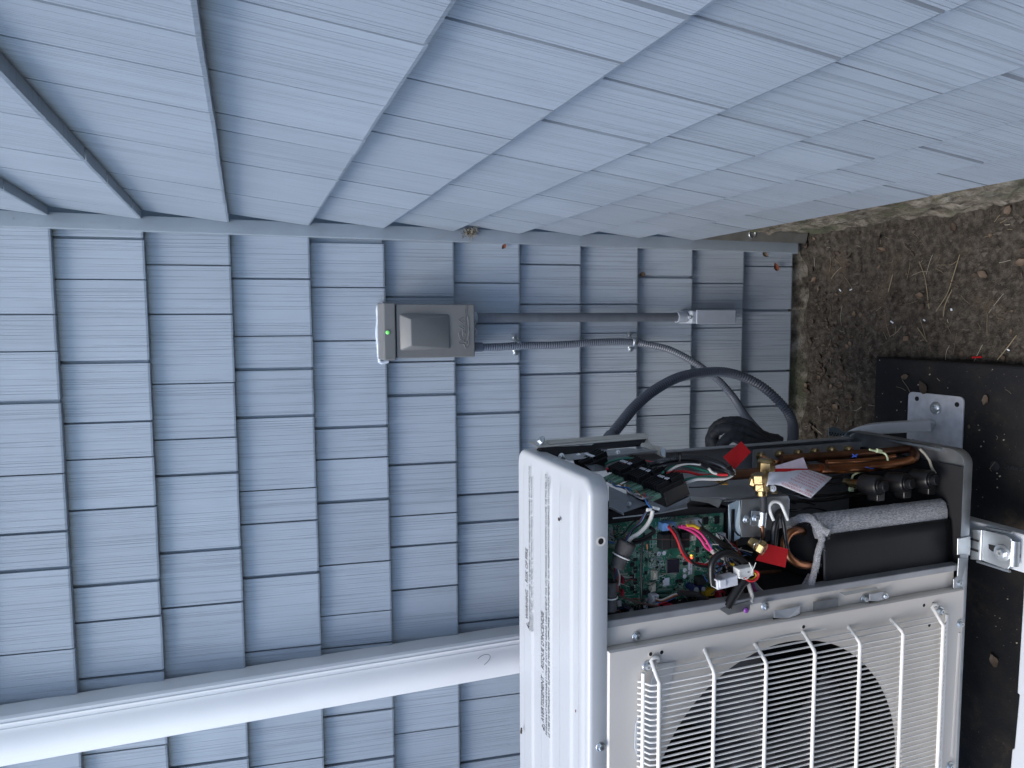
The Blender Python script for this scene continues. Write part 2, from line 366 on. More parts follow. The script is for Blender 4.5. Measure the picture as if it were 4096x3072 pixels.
pm('led_green', (.25, .8, .2), .3, emit=(.2, 1, .12, .12))
pm('black_rubber', (.016, .018, .022), .62, var=.3, vs_=40, bump=.25, bs=120)
pm('hole_black', (.006, .006, .007), .8)
pm('straw', (.20, .165, .105), .8, var=.25, vs_=30)
pm('straw_pale', (.36, .33, .26), .8, var=.2, vs_=30)
pm('leaf_tan', (.11, .078, .052), .75, var=.35, vs_=60)
pm('leaf_dark', (.055, .038, .026), .8, var=.35, vs_=60)
pm('leaf_red', (.16, .045, .02), .7, var=.3, vs_=60)
pm('clod', (.07, .058, .046), .95, var=.45, vs_=50, bump=.6, bs=150)
pm('chip_white', (.62, .66, .72), .5)
pm('red_plastic', (.55, .015, .02), .35)
def pad_mat():
    mt, n, l, p = nodes('pad_black'); tc = n.new('ShaderNodeTexCoord'); p.inputs['Roughness'].default_value = .62; p.inputs['Specular IOR Level'].default_value = .22
    a = n.new('ShaderNodeTexNoise'); a.inputs['Scale'].default_value = 7; a.inputs['Detail'].default_value = 7; a.inputs['Roughness'].default_value = .65; l.new(tc.outputs['Object'], a.inputs['Vector'])
    r = ramp(n, [(.42, (.010, .0105, .0125)), (.58, (.019, .018, .017)), (.72, (.062, .048, .034))]); l.new(a.outputs['Fac'], r.inputs[0])
    s = n.new('ShaderNodeTexNoise'); s.inputs['Scale'].default_value = 170; s.inputs['Detail'].default_value = 2; l.new(tc.outputs['Object'], s.inputs['Vector'])
    sr = ramp(n, [(.71, (0, 0, 0)), (.76, (1, 1, 1))]); l.new(s.outputs['Fac'], sr.inputs[0])
    mx = n.new('ShaderNodeMix'); mx.data_type = 'RGBA'; l.new(sr.outputs[0], mx.inputs[0]); l.new(r.outputs[0], mx.inputs[6]); mx.inputs[7].default_value = (.14, .105, .075, 1); l.new(mx.outputs[2], p.inputs['Base Color'])
    b = n.new('ShaderNodeBump'); b.inputs['Strength'].default_value = .3; b.inputs['Distance'].default_value = .003; l.new(s.outputs['Fac'], b.inputs['Height']); l.new(b.outputs[0], p.inputs['Normal'])
pad_mat()
X_, Y_, Z_ = Vector((1, 0, 0)), Vector((0, 1, 0)), Vector((0, 0, 1))
def hexscrew(P, nrm, r, parent, name='screw', mat='zinc', h=.6, washer=1.45, sock=True):
    nrm = Vector(nrm).normalized(); P = Vector(P); s = MB()
    s.lathe(P, nrm, [(-.001, r * washer), (r * .18, r * washer), (r * .28, r * washer * .93)], 20)
    a = nrm.orthogonal().normalized(); b = nrm.cross(a); ro = RD.uniform(0, 1)
    ring = lambda h_, q: [P + nrm * h_ + (a * math.cos(x) + b * math.sin(x)) * q for x in [ro + math.pi / 3 * k for k in range(6)]]
    s.loops([ring(r * .2, r), ring(r * (h + .35), r), ring(r * (h + .5), r * .8)], True, True, True)
    o = s.build(name, mat, parent)
    if sock:
        c = MB(); c.box(P + nrm * r * (h + .5), (r * .75, r * .22, r * .12), (a, b, nrm)); c.box(P + nrm * r * (h + .501), (r * .22, r * .75, r * .11), (a, b, nrm))
        c.build('slot', 'galv_dark', o)
    return o
def text(body, size, O, xd, yd, mat, parent, name='lettering', width=None, depth=0.0, shear=0.0, align='LEFT'):
    cu = bpy.data.curves.new(name, 'FONT'); cu.body = body; cu.size = 1.0; cu.extrude = 0; cu.shear = shear; cu.align_x = align; cu.resolution_u = 2
    ob = bpy.data.objects.new('tmp', cu); COL.objects.link(ob); bpy.context.view_layer.update()
    me = bpy.data.meshes.new_from_object(ob.evaluated_get(bpy.context.evaluated_depsgraph_get())); bpy.data.objects.remove(ob)
    xd = Vector(xd).normalized(); yd = Vector(yd).normalized(); O = Vector(O); L = Vector(root_of(parent).location) if parent else Vector()
    xsn = [v.co.x for v in me.vertices]; sx = size
    if width: sx = width / (max(xsn) - min(xsn))
    nd = xd.cross(yd); me.name = name
    for v in me.vertices: v.co = O + xd * v.co.x * sx + yd * v.co.y * size - L
    me.materials.append(MT[mat] if isinstance(mat, str) else mat)
    o = link(bpy.data.objects.new(name, me)); o.parent = parent
    if depth:
        s_ = o.modifiers.new('solid', 'SOLIDIFY'); s_.thickness = depth; s_.offset = 1
    return o

# ------------------------------------------------------------------ disconnect box on the back wall
DB = 1.742                                               # front of its cover
db = thing('disconnect_box', 'grey metal electrical disconnect box with a lit green lamp on the back wall', 'electrical box', (-.02, YB, 1.04))
bx0, bx1, bz0, bz1 = -.0835, .0465, 1.038, 1.262
s = MB(); s.bb((bx0 + .004, DB + .012, bz0 + .004), (bx1 - .004, 1.832, bz1 - .004)); s.build('body', 'box_grey', db, bevel=.002)
s = MB(); s.bb((bx0 - .004, DB - .004, bz1 - .026), (bx1 + .003, 1.830, bz1 + .003)); s.build('rain_hood', 'box_grey', db, bevel=.003)
# cover with a hollow wedge-shaped bulge
cz0, cz1 = bz0, bz1 - .029; cov = MB()
cov.bb((bx0, DB, cz0), (bx1, DB + .024, cz1)); o = cov.build('cover', 'box_grey', db, bevel=.0025)
W = lambda x, y, d=0: at(*zH(x, y), Y=DB - d)
o2 = MB()
outer = [W(432, 405), W(445, 915), W(475, 932), W(1150, 905), W(1182, 885), W(1165, 410), W(1140, 398), W(460, 390)]
inner = [W(575, 470), W(588, 850), W(620, 860), W(1150, 888), W(1165, 872), W(1150, 428), W(1125, 420), W(610, 462)]
dep = [.020, .020, .019, .0035, .003, .003, .0035, .019]
mid = [a.lerp(b, .5) for a, b in zip(outer, inner)]
o2.loops([[q + Vector((0, .001, 0)) for q in outer], [q - Vector((0, .0012, 0)) for q in outer], [q - Vector((0, d * .55, 0)) for q, d in zip(mid, dep)], [Vector((q.x, DB - d, q.z)) for q, d in zip(inner, dep)]], True, False, True)
bl = o2.build('cover_bulge', 'box_grey', o, smooth=55, bevel=.003, seg=3)
# hasp tab, lamp, sealant
s = MB(); hs = at(*zH(1535, 655), Y=DB + .014)
ring = [hs + Vector((math.cos(a) * .0105, 0, -abs(math.sin(a)) * .0085)) for a in [math.pi * k / 12 for k in range(13)]]
rin = [hs + Vector((.0015 + math.cos(a) * .0045, 0, -.0015 - abs(math.sin(a)) * .004)) for a in [math.pi * k / 12 for k in range(13)]]
s.loops([ring, rin, [q + Y_ * .0018 for q in rin], [q + Y_ * .0018 for q in ring], ring], False)
s.build('padlock_tab', 'zinc', db)
s = MB(); lp = at(*zH(258, 663), Y=DB - .004); s.lathe(lp, -Y_, [(0, .0062), (.0008, .0062), (.001, .005)], 20); b_ = s.build('lamp_bezel', 'galv_dark', db, smooth=40)
s = MB(); s.lathe(lp - Y_ * .0005, -Y_, [(0, .0048), (.001, .0047), (.0022, .003), (.0026, .001)], 20); s.build('lamp_lens', 'led_green', b_, smooth=60)
s = MB(); sp = [at(*zH(x, y), Y=1.823) + Vector((0, RD.uniform(-.001, .001), 0)) for x, y in ((190, 235), (120, 300), (125, 480), (110, 660), (125, 850), (140, 1010), (160, 1100), (270, 1085))]
s.tube(spline(sp, 6), lambda t: .0055 + .0012 * noise.noise((t * 30, 0, 0)), 10); s.build('sealant_bead', 'sealant', db, smooth=60)
# raised maker's mark: I.CM over CONTROLS and a swoosh
lg = frame(1800, 1240, .1025)
def raised(paths, name, r=.0009):
    for q in paths:
        s = MB(); s.tube(spline([at(*lg(x, y), Y=DB - .0004) for x, y in q], 5), r, 6); s.build(name, 'box_grey', o, smooth=60)
raised([[(360, 1245), (362, 1310)], [(385, 1228), (490, 1230), (612, 1232)], [(370, 1318), (490, 1322), (605, 1322)], [(612, 1235), (612, 1320)],
        [(380, 850), (352, 900), (355, 1000), (400, 1110), (470, 1170), (540, 1140), (600, 1040), (605, 920), (585, 830)],
        [(400, 850), (395, 960), (440, 1070), (500, 1080)], [(540, 850), (562, 960), (540, 1060)], [(487, 765), (495, 900), (510, 1060)],
        [(340, 655), (450, 712), (575, 770)], [(345, 650), (420, 600)], [(460, 630), (590, 700), (600, 745)], [(465, 635), (585, 545)], [(450, 400), (585, 490)], [(500, 520), (340, 395), (335, 375), (450, 320), (590, 262)]], 'raised_letter')
raised([[(550, 1330), (580, 1420), (630, 1485), (690, 1430), (735, 1250), (745, 900), (730, 560), (700, 240)], [(680, 240), (712, 560), (722, 850), (700, 1130), (645, 1320)]], 'raised_swoosh')
raised([[(524, 1190), (530, 1212)]], 'raised_dot', .0013)
text('CONTROLS', .0088, at(*lg(668, 952), Y=DB - .0009), X_, Z_, 'box_grey', o, 'raised_lettering', width=.0735, depth=.0006)

# ------------------------------------------------------------------ rigid conduit with LB fitting
rc = thing('rigid_conduit', 'smooth grey plastic pipe running from the disconnect box down to a boxy fitting', 'conduit', (.03, 1.80, .30))
ya = 1.783
a = at(*zH(1545, 445), Y=ya); b = at(*f3(1440, 905), Y=ya); px_ = (a.x + b.x) / 2
rp = .0122
s = MB(); s.cyl((px_, ya, a.z), (px_, ya, b.z - .01), rp, 28); s.build('pipe', 'pvc_grey', rc, smooth=40)
s = MB(); ang = [2 * math.pi * k / 24 for k in range(24)]
s.lathe((px_, ya, bz0 + .006), -Z_, [(0, .0168), (.020, .0168), (.022, .0155), (.022, .0124)], 14); s.build('connector', 'pvc_light', rc, smooth=30)
lz1 = at(*f3(1420, 905), Y=ya).z; lz0 = at(*f3(1885, 905), Y=ya).z; lh = at(*f3(1550, 905), Y=ya).z
s = MB(); s.lathe((px_, ya, lz1), -Z_, [(0, .0130), (0, .0155), (.004, .0160), (.018, .0145), (.03, .0145)], 24, False); s.build('hub', 'pvc_light', rc, smooth=40)
s = MB(); s.bb((px_ - .0185, ya - .022, lz0 + .002), (px_ + .0185, 1.83, lh + .014)); lb = s.build('fitting_body', 'pvc_light', rc, bevel=.006, seg=3)
s = MB(); s.bb((px_ - .0200, ya - .0265, lz0), (px_ + .0200, ya - .0225, lh)); cv = s.build('fitting_cover', 'pvc_light', rc, bevel=.005, seg=3)
for q in ((1545, 905), (1893, 905)):
    P = at(*f3(*q), Y=ya - .02); c = MB(); c.cyl(P + Y_ * .012, P - Y_ * .001, .0055, 12); c.build('screw_boss', 'pvc_light', rc, smooth=40)
    hexscrew(P - Y_ * .001, -Y_, .0026, rc, washer=1.1)

# ------------------------------------------------------------------ flexible conduits
def corrugated(name, mat, path, r, pitch, parent, depth=.10, seg=16, sub=4):
    p_ = even(spline(path, 14), pitch / sub); n = len(p_); s = MB()
    s.tube(p_, lambda t: r * (1 - depth * (.5 + .5 * math.cos(2 * math.pi * (t * (n - 1)) / sub))), seg)
    return s.build(name, mat, parent, smooth=50)
fc = thing('flexible_conduit', 'thin grey ribbed conduit clamped to the wall and curving down from the disconnect box', 'conduit', (-.1, 1.8, .2))
yb = 1.795
P1 = [(1600, 880), (1800, 880), (2000, 870), (2160, 860)]
path = [at(*zH(x, y), Y=1.780 + .01 * i / 3) for i, (x, y) in enumerate(P1)]
path += [at(*f3(x, y), Y=yb) for x, y in ((160, 1150), (400, 1145), (700, 1125), (900, 1118), (1060, 1122))]
path += [at(*zG(x, y), Y=Y) for x, y, Y in ((380, 575, 1.79), (560, 615, 1.775), (720, 690, 1.76), (870, 785, 1.74), (1000, 890, 1.71), (1110, 1020, 1.67), (1200, 1160, 1.61), (1310, 1290, 1.54), (1420, 1400, 1.47))]
corrugated('hose', 'conduit_grey', path, .0106, .0064, fc, depth=.16)
s = MB(); q0 = at(*zH(1552, 880), Y=1.780); s.cyl(q0 + Z_ * .012, q0 - Z_ * .018, .0122, 20); s.build('connector', 'conduit_grey', fc, smooth=40)
fc2 = thing('flexible_conduit', 'thick dark grey ribbed conduit arching over the thin one behind the heat pump', 'conduit', (-.3, 1.5, GZ))
path = [at(*zG(x, y), Y=Y) for x, y, Y in ((85, 1345, 1.47), (170, 1235, 1.49), (300, 1080, 1.53), (460, 950, 1.57), (650, 850, 1.60), (850, 810, 1.62), (1030, 805, 1.63), (1200, 850, 1.63), (1350, 930, 1.62), (1480, 1045, 1.60), (1570, 1160, 1.57), (1605, 1280, 1.53), (1590, 1420, 1.46))]
corrugated('hose', 'conduit_dark', path, .0132, .0082, fc2, depth=.20, seg=20)
s = MB(); q1 = at(*zG(35, 1345), Y=1.455); d_ = (path[1] - path[0]).normalized(); s.lathe(path[0] - d_ * .04, d_, [(0, .012), (.02, .012), (.022, .0155), (.046, .0155), (.048, .0135)], 16); s.build('connector', 'conduit_grey', fc2, smooth=30)
# clamps
for (x, y), lab in (((48, 1148), 'zinc two-hole clamp nearer the disconnect box on the thin ribbed conduit'), ((1052, 1120), 'zinc two-hole clamp lower down where the thin ribbed conduit starts to curve')):
    c0 = at(*f3(x, y), Y=yb); st = thing('conduit_strap', lab, 'pipe clamp', (c0.x, 1.81, c0.z), 'conduit clamps')
    s = MB(); prof = [(-.027, 1.818), (-.0130, 1.817)] + [(math.sin(a) * .0112, yb + .0 - math.cos(a) * .0112) for a in [math.radians(d) for d in range(-85, 86, 17)]] + [(.0130, 1.817), (.027, 1.818)]
    zr = -.003 if x < 500 else .002
    L = [[Vector((c0.x + px, py, c0.z + zz + (px * .06))) for px, py in prof] for zz in (-.0065, -.0022, 0, .0022, .0065)]
    for q in L[2]: q.y -= .0012
    s.loops(L, False); o = s.build('strap', 'zinc', st, smooth=60, fix=False); sm = o.modifiers.new('s', 'SOLIDIFY'); sm.thickness = .002; sm.offset = 0
    for sx in (-1, 1): hexscrew((c0.x + sx * .0208, 1.8165, c0.z + sx * .0015), -Y_, .0038, st, washer=1.2)

# ------------------------------------------------------------------ black wrapped line set behind the unit
ls = thing('line_set', 'black foam-wrapped refrigerant pipes bent behind the heat pump', 'pipe', (-.4, 1.5, GZ))
for i, pth in enumerate([[(1500, 1385, 1.45), (1330, 1320, 1.47), (1200, 1235, 1.50), (1110, 1215, 1.53), (1010, 1230, 1.56), (940, 1290, 1.58), (915, 1390, 1.58), (930, 1500, 1.56)],
                         [(1480, 1420, 1.43), (1300, 1345, 1.45), (1180, 1300, 1.47), (1080, 1275, 1.49), (1000, 1275, 1.52), (940, 1340, 1.54), (960, 1440, 1.53)],
                         [(1450, 1440, 1.42), (1250, 1395, 1.43), (1100, 1340, 1.45), (1020, 1400, 1.47), (1000, 1480, 1.47)]]):
    p_ = spline([at(*zG(x, y), Y=Y) for x, y, Y in pth], 8); s = MB()
    s.tube(p_, lambda t: .0135 + .0028 * noise.noise((t * 14, i * 3.1, 0)) + .002 * noise.noise((t * 40, i, 4)), 14); s.build('insulated_pipe', 'black_rubber', ls, smooth=60)

# ------------------------------------------------------------------ downspout
dn = thing('downspout', 'white ribbed downspout running up the back wall behind the heat pump', 'downspout', (-.875, 1.79, GZ))
s = MB(); prof = [(-.825, 1.828), (-.8235, 1.768), (-.828, 1.762), (-.834, 1.7605), (-.8355, 1.7575), (-.8385, 1.7575), (-.840, 1.760), (-.847, 1.7585), (-.8478, 1.7565), (-.8505, 1.7562)] + [(-.8505 - .072 * t, 1.7562 - .010 * math.sin(math.pi * t)) for t in [i / 10 for i in range(1, 10)]] + [(-.9235, 1.757), (-.929, 1.760), (-.932, 1.766), (-.932, 1.828)]
s.prism([(x, y, -.05) for x, y in prof], (0, 0, 2.75)); s.build('pipe', 'white_vinyl', dn, smooth=35)
s = MB(); qd = at(*f7(1960, 725), Y=1.746); s.tube(spline([at(*f7(x, y), Y=1.7455) for x, y in ((1918, 716), (1945, 692), (1985, 678), (2018, 684), (2022, 710), (2000, 742), (1972, 768))], 5), .0005, 5)
tag(s.build('hair', 'hole_black', at_=(qd.x, qd.y, qd.z)), 'thin dark curled hair stuck on the white downspout', 'hair')

# ------------------------------------------------------------------ equipment pad
PZ = -.03
pd = thing('equipment_pad', 'black composite equipment pad on the soil under the heat pump', 'pad', (-.7, 1.1, GZ))
s = MB(); s.prism([(-.097, 1.528, -.10), (-.104, .60, -.10), (-1.60, .60, -.10), (-1.60, 1.528, -.10)], (0, 0, PZ + .10)); s.build('slab', 'pad_black', pd, bevel=.008, seg=3)
for q in ((1550, 600), (1600, 575)):
    P = at(*zE(*q), Z=PZ + .0005)
text('DIVERSITECH', .012, at(*zE(1488, 565), Z=PZ + .0012), Vector((0, -1, 0)), Vector((1, 0, 0)), 'black_rubber', pd, 'raised_lettering', depth=.0012)
s = MB(); P = at(*zE(1412, 545), Z=PZ); s.lathe(P, Z_, [(0, .011), (.0015, .011), (.0015, .007), (.0002, .006)], 18); s.build('moulded_boss', 'black_rubber', pd, smooth=40)

# ------------------------------------------------------------------ stand: foot plates, legs, rails
stn = thing('mounting_stand', 'white metal stand with square legs and a foot plate carrying the heat pump', 'stand', (-.6, 1.2, PZ))
F = [at(*zJ(x, y), Z=PZ + .004) for x, y in ((640, 705), (1362, 790), (1300, 1510), (560, 1510))]
c0 = (F[0] + F[1] + F[2] + F[3]) / 4; hx, hy = .064, .074
def rrect(cx, cy, hx, hy, r, z, n=6):
    out = []
    for (sx, sy, a0) in ((1, 1, 0), (-1, 1, 90), (-1, -1, 180), (1, -1, 270)):
        for k in range(n + 1):
            a = math.radians(a0 + 90 * k / n); out.append(Vector((cx + sx * (hx - r) + r * math.cos(a), cy + sy * (hy - r) + r * math.sin(a), z)))
    return out
A0 = at(*zJ(630, 715), Z=PZ); B0 = at(*zJ(1365, 790), Z=PZ)
px0, px1 = -.330, (A0.x + B0.x) / 2; py0, py1 = B0.y, A0.y
s = MB(); s.prism(rrect((px0 + px1) / 2, (py0 + py1) / 2, (px1 - px0) / 2, (py1 - py0) / 2, .012, PZ + .0005), (0, 0, .005)); fp = s.build('foot_plate', 'plate_white', stn, bevel=.001)
for q in ((722, 812), (1253, 890), (672, 1380)):
    P = at(*zJ(*q), Z=PZ + .0058); c = MB(); c.lathe(P, Z_, [(-.001, .0060), (.0003, .0060)], 18); c.build('bolt_hole', 'hole_black', fp)
hb = at(*zJ(975, 935), Z=PZ + .006); s = MB(); s.lathe(hb, Z_, [(0, .0155), (.002, .0155), (.006, .013), (.008, .009), (.0095, .003)], 24); hbo = s.build('anchor_bolt', 'zinc', fp, smooth=50)
s = MB(); s.box(hb + Z_ * .0096, (.012, .002, .001)); s.build('slot', 'galv_dark', hbo)
nb = at(*zJ(930, 1145), Z=PZ + .006); s = MB(); s.cyl(nb, nb + Z_ * .035, .009, 16); s.lathe(nb, Z_, [(.012, .014), (.022, .014)], 6); s.build('levelling_bolt', 'zinc', stn, smooth=40)
# rear leg: square tube rising from the levelling bolt, bending under the unit
def sqtube(path, half, mat, name, parent):
    p_ = spline(path, 8); s = MB(); L = []
    for i, q in enumerate(p_):
        t = (p_[min(i + 1, len(p_) - 1)] - p_[max(i - 1, 0)]).normalized(); u = (X_ - t * X_.dot(t)).normalized() if abs(t.dot(X_)) < .9 else (Z_ - t * Z_.dot(t)).normalized(); v = t.cross(u)
        L.append([q + u * half * a + v * half * b for a, b in ((-1, -1), (1, -1), (1, 1), (-1, 1))])
    s.loops(L, True, True, True); return s.build(name, mat, parent, bevel=.003)
l0 = nb + Vector((0, 0, .022))
sqtube([at(*zE(x, y), Z=z_) for x, y, z_ in ((868, 210, .0), (700, 218, .04), (540, 228, .08), (440, 236, .103), (350, 250, .122), (270, 275, .132), (200, 320, .138), (130, 400, .140))], .0135, 'stand_white', 'leg', stn)
# ------------------------------------------------------------------ heat pump materials
pm('case_white', (.52, .535, .54), .34, var=.02, vs_=6, coat=.15)
pm('case_beige', (.66, .625, .57), .42, var=.02, vs_=6)
pm('guard_white', (.86, .84, .79), .35, var=.03, vs_=30)
pm('louvre_beige', (.60, .58, .52), .5, var=.04, vs_=20)
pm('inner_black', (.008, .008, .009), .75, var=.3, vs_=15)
pm('jacket_black', (.009, .0095, .011), .58, var=.25, vs_=18, bump=.15, bs=60)
pm('plastic_black', (.007, .007, .008), .38, var=.2, vs_=40)
pm('plate_brown', (.052, .047, .042), .5, metal=.3, var=.1)
pm('copper', (.46, .20, .10), .30, metal=1, var=.22, vs_=22)
pm('copper_dull', (.20, .095, .055), .45, metal=.8, var=.45, vs_=18)
pm('brass', (.42, .31, .15), .30, metal=1, var=.15, vs_=60)
pm('ink', (.015, .015, .018), .6); pm('ink_red', (.55, .04, .06), .6); pm('ink_grey', (.25, .25, .26), .6); pm('ink_blue', (.05, .12, .55), .5); pm('ink_purple', (.25, .08, .35), .4, metal=.3)
pm('paper_white', (.84, .83, .87), .6, var=.03); pm('paper_pink', (.80, .66, .72), .6, var=.10, vs_=60)
pm('tag_red', (.50, .012, .018), .30, var=.15, vs_=14, coat=.3)
pm('sticker', (.70, .71, .74), .5); pm('sticker_grey', (.28, .29, .28), .5)
pm('w_red', (.52, .02, .025), .4); pm('w_black', (.011, .011, .012), .35); pm('w_white', (.62, .60, .55), .4); pm('w_green', (.015, .13, .085), .4); pm('w_blue', (.03, .13, .36), .4)
pm('w_orange', (.42, .13, .03), .4); pm('w_pink', (.72, .06, .22), .4); pm('w_yellow', (.66, .40, .03), .4); pm('w_brown', (.085, .05, .042), .4); pm('w_grey', (.22, .22, .24), .4); pm('w_purple', (.28, .03, .16), .4)
pm('sleeve', (.055, .053, .052), .75, var=.25, vs_=120, bump=.4, bs=500)
pm('nylon', (.72, .72, .68), .45); pm('nylon_green', (.42, .50, .36), .5); pm('tie_lime', (.48, .55, .33), .5)
pm('conn_blue', (.20, .38, .66), .4); pm('conn_green', (.26, .42, .28), .4); pm('conn_cream', (.62, .57, .44), .45); pm('conn_white', (.68, .69, .72), .4); pm('conn_red', (.55, .03, .06), .4)
pm('spade_green', (.16, .30, .21), .25, spec=.7)
pm('chip_dark', (.018, .016, .030), .32); pm('chip_black', (.012, .012, .013), .45); pm('relay', (.022, .023, .022), .5); pm('solder', (.55, .55, .52), .3, metal=.9); pm('silk', (.66, .74, .66), .6)
pm('cap_blue', (.012, .020, .085), .3); pm('cap_purple', (.055, .05, .075), .35); pm('coil_yellow', (.50, .50, .12), .5); pm('glass_fuse', (.05, .13, .10), .15, spec=.8); pm('smd_tan', (.30, .22, .12), .5); pm('smd_grey', (.30, .31, .32), .5)
pm('led_red', (1, .05, .02), .3, emit=(1, .05, .02, 5)); pm('led_yellow', (.8, .5, .05), .3, emit=(1, .6, .05, .6))
pm('fan_grey', (.055, .056, .06), .5, var=.1); pm('coil_fins', (.008, .008, .009), .7)
def pcb_mat():
    mt, n, l, p = nodes('pcb'); tc = n.new('ShaderNodeTexCoord'); p.inputs['Roughness'].default_value = .35
    nz = n.new('ShaderNodeTexNoise'); nz.inputs['Scale'].default_value = 30; nz.inputs['Detail'].default_value = 3; l.new(tc.outputs['Object'], nz.inputs['Vector'])
    r = ramp(n, [(.35, (.014, .090, .058)), (.5, (.025, .145, .092)), (.65, (.04, .19, .12))]); l.new(nz.outputs['Fac'], r.inputs[0])
    sep = n.new('ShaderNodeSeparateXYZ'); l.new(tc.outputs['Object'], sep.inputs[0]); cm = n.new('ShaderNodeCombineXYZ'); l.new(sep.outputs['X'], cm.inputs[0]); l.new(sep.outputs['Z'], cm.inputs[1])
    col = r.outputs[0]
    for sc, w_, th, c in ((260, .022, .50, (.035, .20, .12)), (150, .03, .54, (.46, .54, .42))):
        br = n.new('ShaderNodeTexBrick'); br.inputs['Scale'].default_value = sc; br.inputs['Mortar Size'].default_value = w_; br.offset = .37; br.squash = .7; br.inputs['Color1'].default_value = (0, 0, 0, 1); br.inputs['Color2'].default_value = (0, 0, 0, 1); br.inputs['Mortar'].default_value = (1, 1, 1, 1); l.new(cm.outputs[0], br.inputs['Vector'])
        nm = n.new('ShaderNodeTexNoise'); nm.inputs['Scale'].default_value = sc * .35; l.new(tc.outputs['Object'], nm.inputs['Vector']); nr = ramp(n, [(th - .03, (0, 0, 0)), (th + .03, (1, 1, 1))]); l.new(nm.outputs['Fac'], nr.inputs[0])
        mu = n.new('ShaderNodeMath'); mu.operation = 'MULTIPLY'; l.new(br.outputs['Color'], mu.inputs[0]); l.new(nr.outputs[0], mu.inputs[1])
        mx = n.new('ShaderNodeMix'); mx.data_type = 'RGBA'; l.new(mu.outputs[0], mx.inputs[0]); l.new(col, mx.inputs[6]); mx.inputs[7].default_value = (*c, 1); col = mx.outputs[2]
    l.new(col, p.inputs['Base Color'])
pcb_mat()
def felt_mat():
    mt, n, l, p = nodes('felt'); p.inputs['Roughness'].default_value = .95; tc = n.new('ShaderNodeTexCoord')
    mp = n.new('ShaderNodeMapping'); mp.inputs['Scale'].default_value = (650, 650, 170); l.new(tc.outputs['Object'], mp.inputs[0])
    a = n.new('ShaderNodeTexNoise'); a.inputs['Scale'].default_value = 1; a.inputs['Detail'].default_value = 5; a.inputs['Roughness'].default_value = .7; l.new(mp.outputs[0], a.inputs['Vector'])
    r = ramp(n, [(.30, (.14, .14, .143)), (.46, (.36, .36, .365)), (.62, (.66, .66, .67))]); l.new(a.outputs['Fac'], r.inputs[0]); l.new(r.outputs[0], p.inputs['Base Color'])
    b = n.new('ShaderNodeBump'); b.inputs['Strength'].default_value = 1; b.inputs['Distance'].default_value = .003; l.new(a.outputs['Fac'], b.inputs['Height']); l.new(b.outputs[0], p.inputs['Normal'])
felt_mat()

# ------------------------------------------------------------------ heat pump: casing
UF, UR, XR1, XL = 1.08, 1.411, -.262, -1.27          # front, rear, right, left
ZT, ZL, ZB = 1.049, 1.0135, .174
hp = thing('heat_pump', 'beige outdoor heat pump with its right service panel off and wiring exposed', 'heat pump', (-.7, 1.24, ZB))
# ribbed top cover
YF2, YR2 = UF - .004, UR + .004; RCN = .030; IN = .009
ribs = []
for xa, xb in ((2099, 2133), (2166, 2207), (2242, 2290), (2318, 2366)):
    ribs.append((max(at(xb, 2300, Z=ZT).y, YF2 + IN + .008), at(xa, 2300, Z=ZT).y))
def rib(y):
    for a, b in ribs:
        if a - .004 < y < b + .004: return min(1, (y - a + .004) / .008) * min(1, (b + .004 - y) / .008 * 1)
    return 0
def sm(t): t = max(0, min(1, t)); return t * t * (3 - 2 * t)
def xlim(y, inset):                                    # right outline of the rounded plan
    yf, yr, r = YF2 + inset, YR2 - inset, RCN - inset; x1 = XR1 + .004 - inset
    if y < yf + r: return x1 - r + math.sqrt(max(0, r * r - (yf + r - y) ** 2))
    if y > yr - r: return x1 - r + math.sqrt(max(0, r * r - (y - yr + r) ** 2))
    return x1
ysamp = sorted(set([YF2 + IN + (RCN - IN) * (1 - math.cos(math.pi / 2 * k / 7)) for k in range(8)] + [YR2 - IN - (RCN - IN) * (1 - math.cos(math.pi / 2 * k / 7)) for k in range(8)] + [YF2 + RCN + (YR2 - YF2 - 2 * RCN) * k / 90 for k in range(91)]))
ysamp = [ysamp[0]] + [b for a, b in zip(ysamp, ysamp[1:]) if b - a > 1e-5]
tt = [0, .3, .6, .8, .88, .91, .925, .94, .955, .97, .985, 1.0]
c = MB(); nc = len(tt)
for y in ysamp:
    xr = xlim(y, IN); reach = XR1 - .03
    for t in tt:
        x = XL + (xr - XL) * t
        c.v.append(Vector((x, y, ZT - .0015 * math.sin(math.pi * (y - YF2) / (YR2 - YF2)) * 0 + .0034 * sm(rib(y)) * sm((reach - x) / .022))))
for j in range(len(ysamp) - 1):
    for i in range(nc - 1): c.f.append((j * nc + i, j * nc + i + 1, (j + 1) * nc + i + 1, (j + 1) * nc + i))
# edge roll and lip follow the outline: front edge, right side, rear edge
border = [c.v[i].copy() for i in range(nc)] + [c.v[j * nc + nc - 1].copy() for j in range(1, len(ysamp))] + [c.v[(len(ysamp) - 1) * nc + i].copy() for i in range(nc - 2, -1, -1)]
def nrm2(i):
    a = border[max(0, i - 1)]; b = border[min(len(border) - 1, i + 1)]; t = (b - a); t.z = 0; t.normalize(); return Vector((t.y, -t.x, 0))
N2 = [nrm2(i) for i in range(len(border))]
N2 = [(Vector((0, -1, 0)) if i < nc - 1 else Vector((0, 1, 0)) if i >= len(border) - nc + 1 else n_) for i, n_ in enumerate(N2)]
L = []
for off, z in [(IN * math.sin(a), ZT - IN + IN * math.cos(a)) for a in [math.radians(d) for d in range(0, 91, 15)]] + [(IN, ZL + .002), (IN - .0012, ZL), (IN - .0025, ZL), (IN - .0025, ZT - .01)]:
    L.append([Vector((b.x, b.y, z)) + n_ * off for b, n_ in zip(border, N2)])
c.loops(L, False)
tc_ = c.build('top_cover', 'case_white', hp, smooth=50)
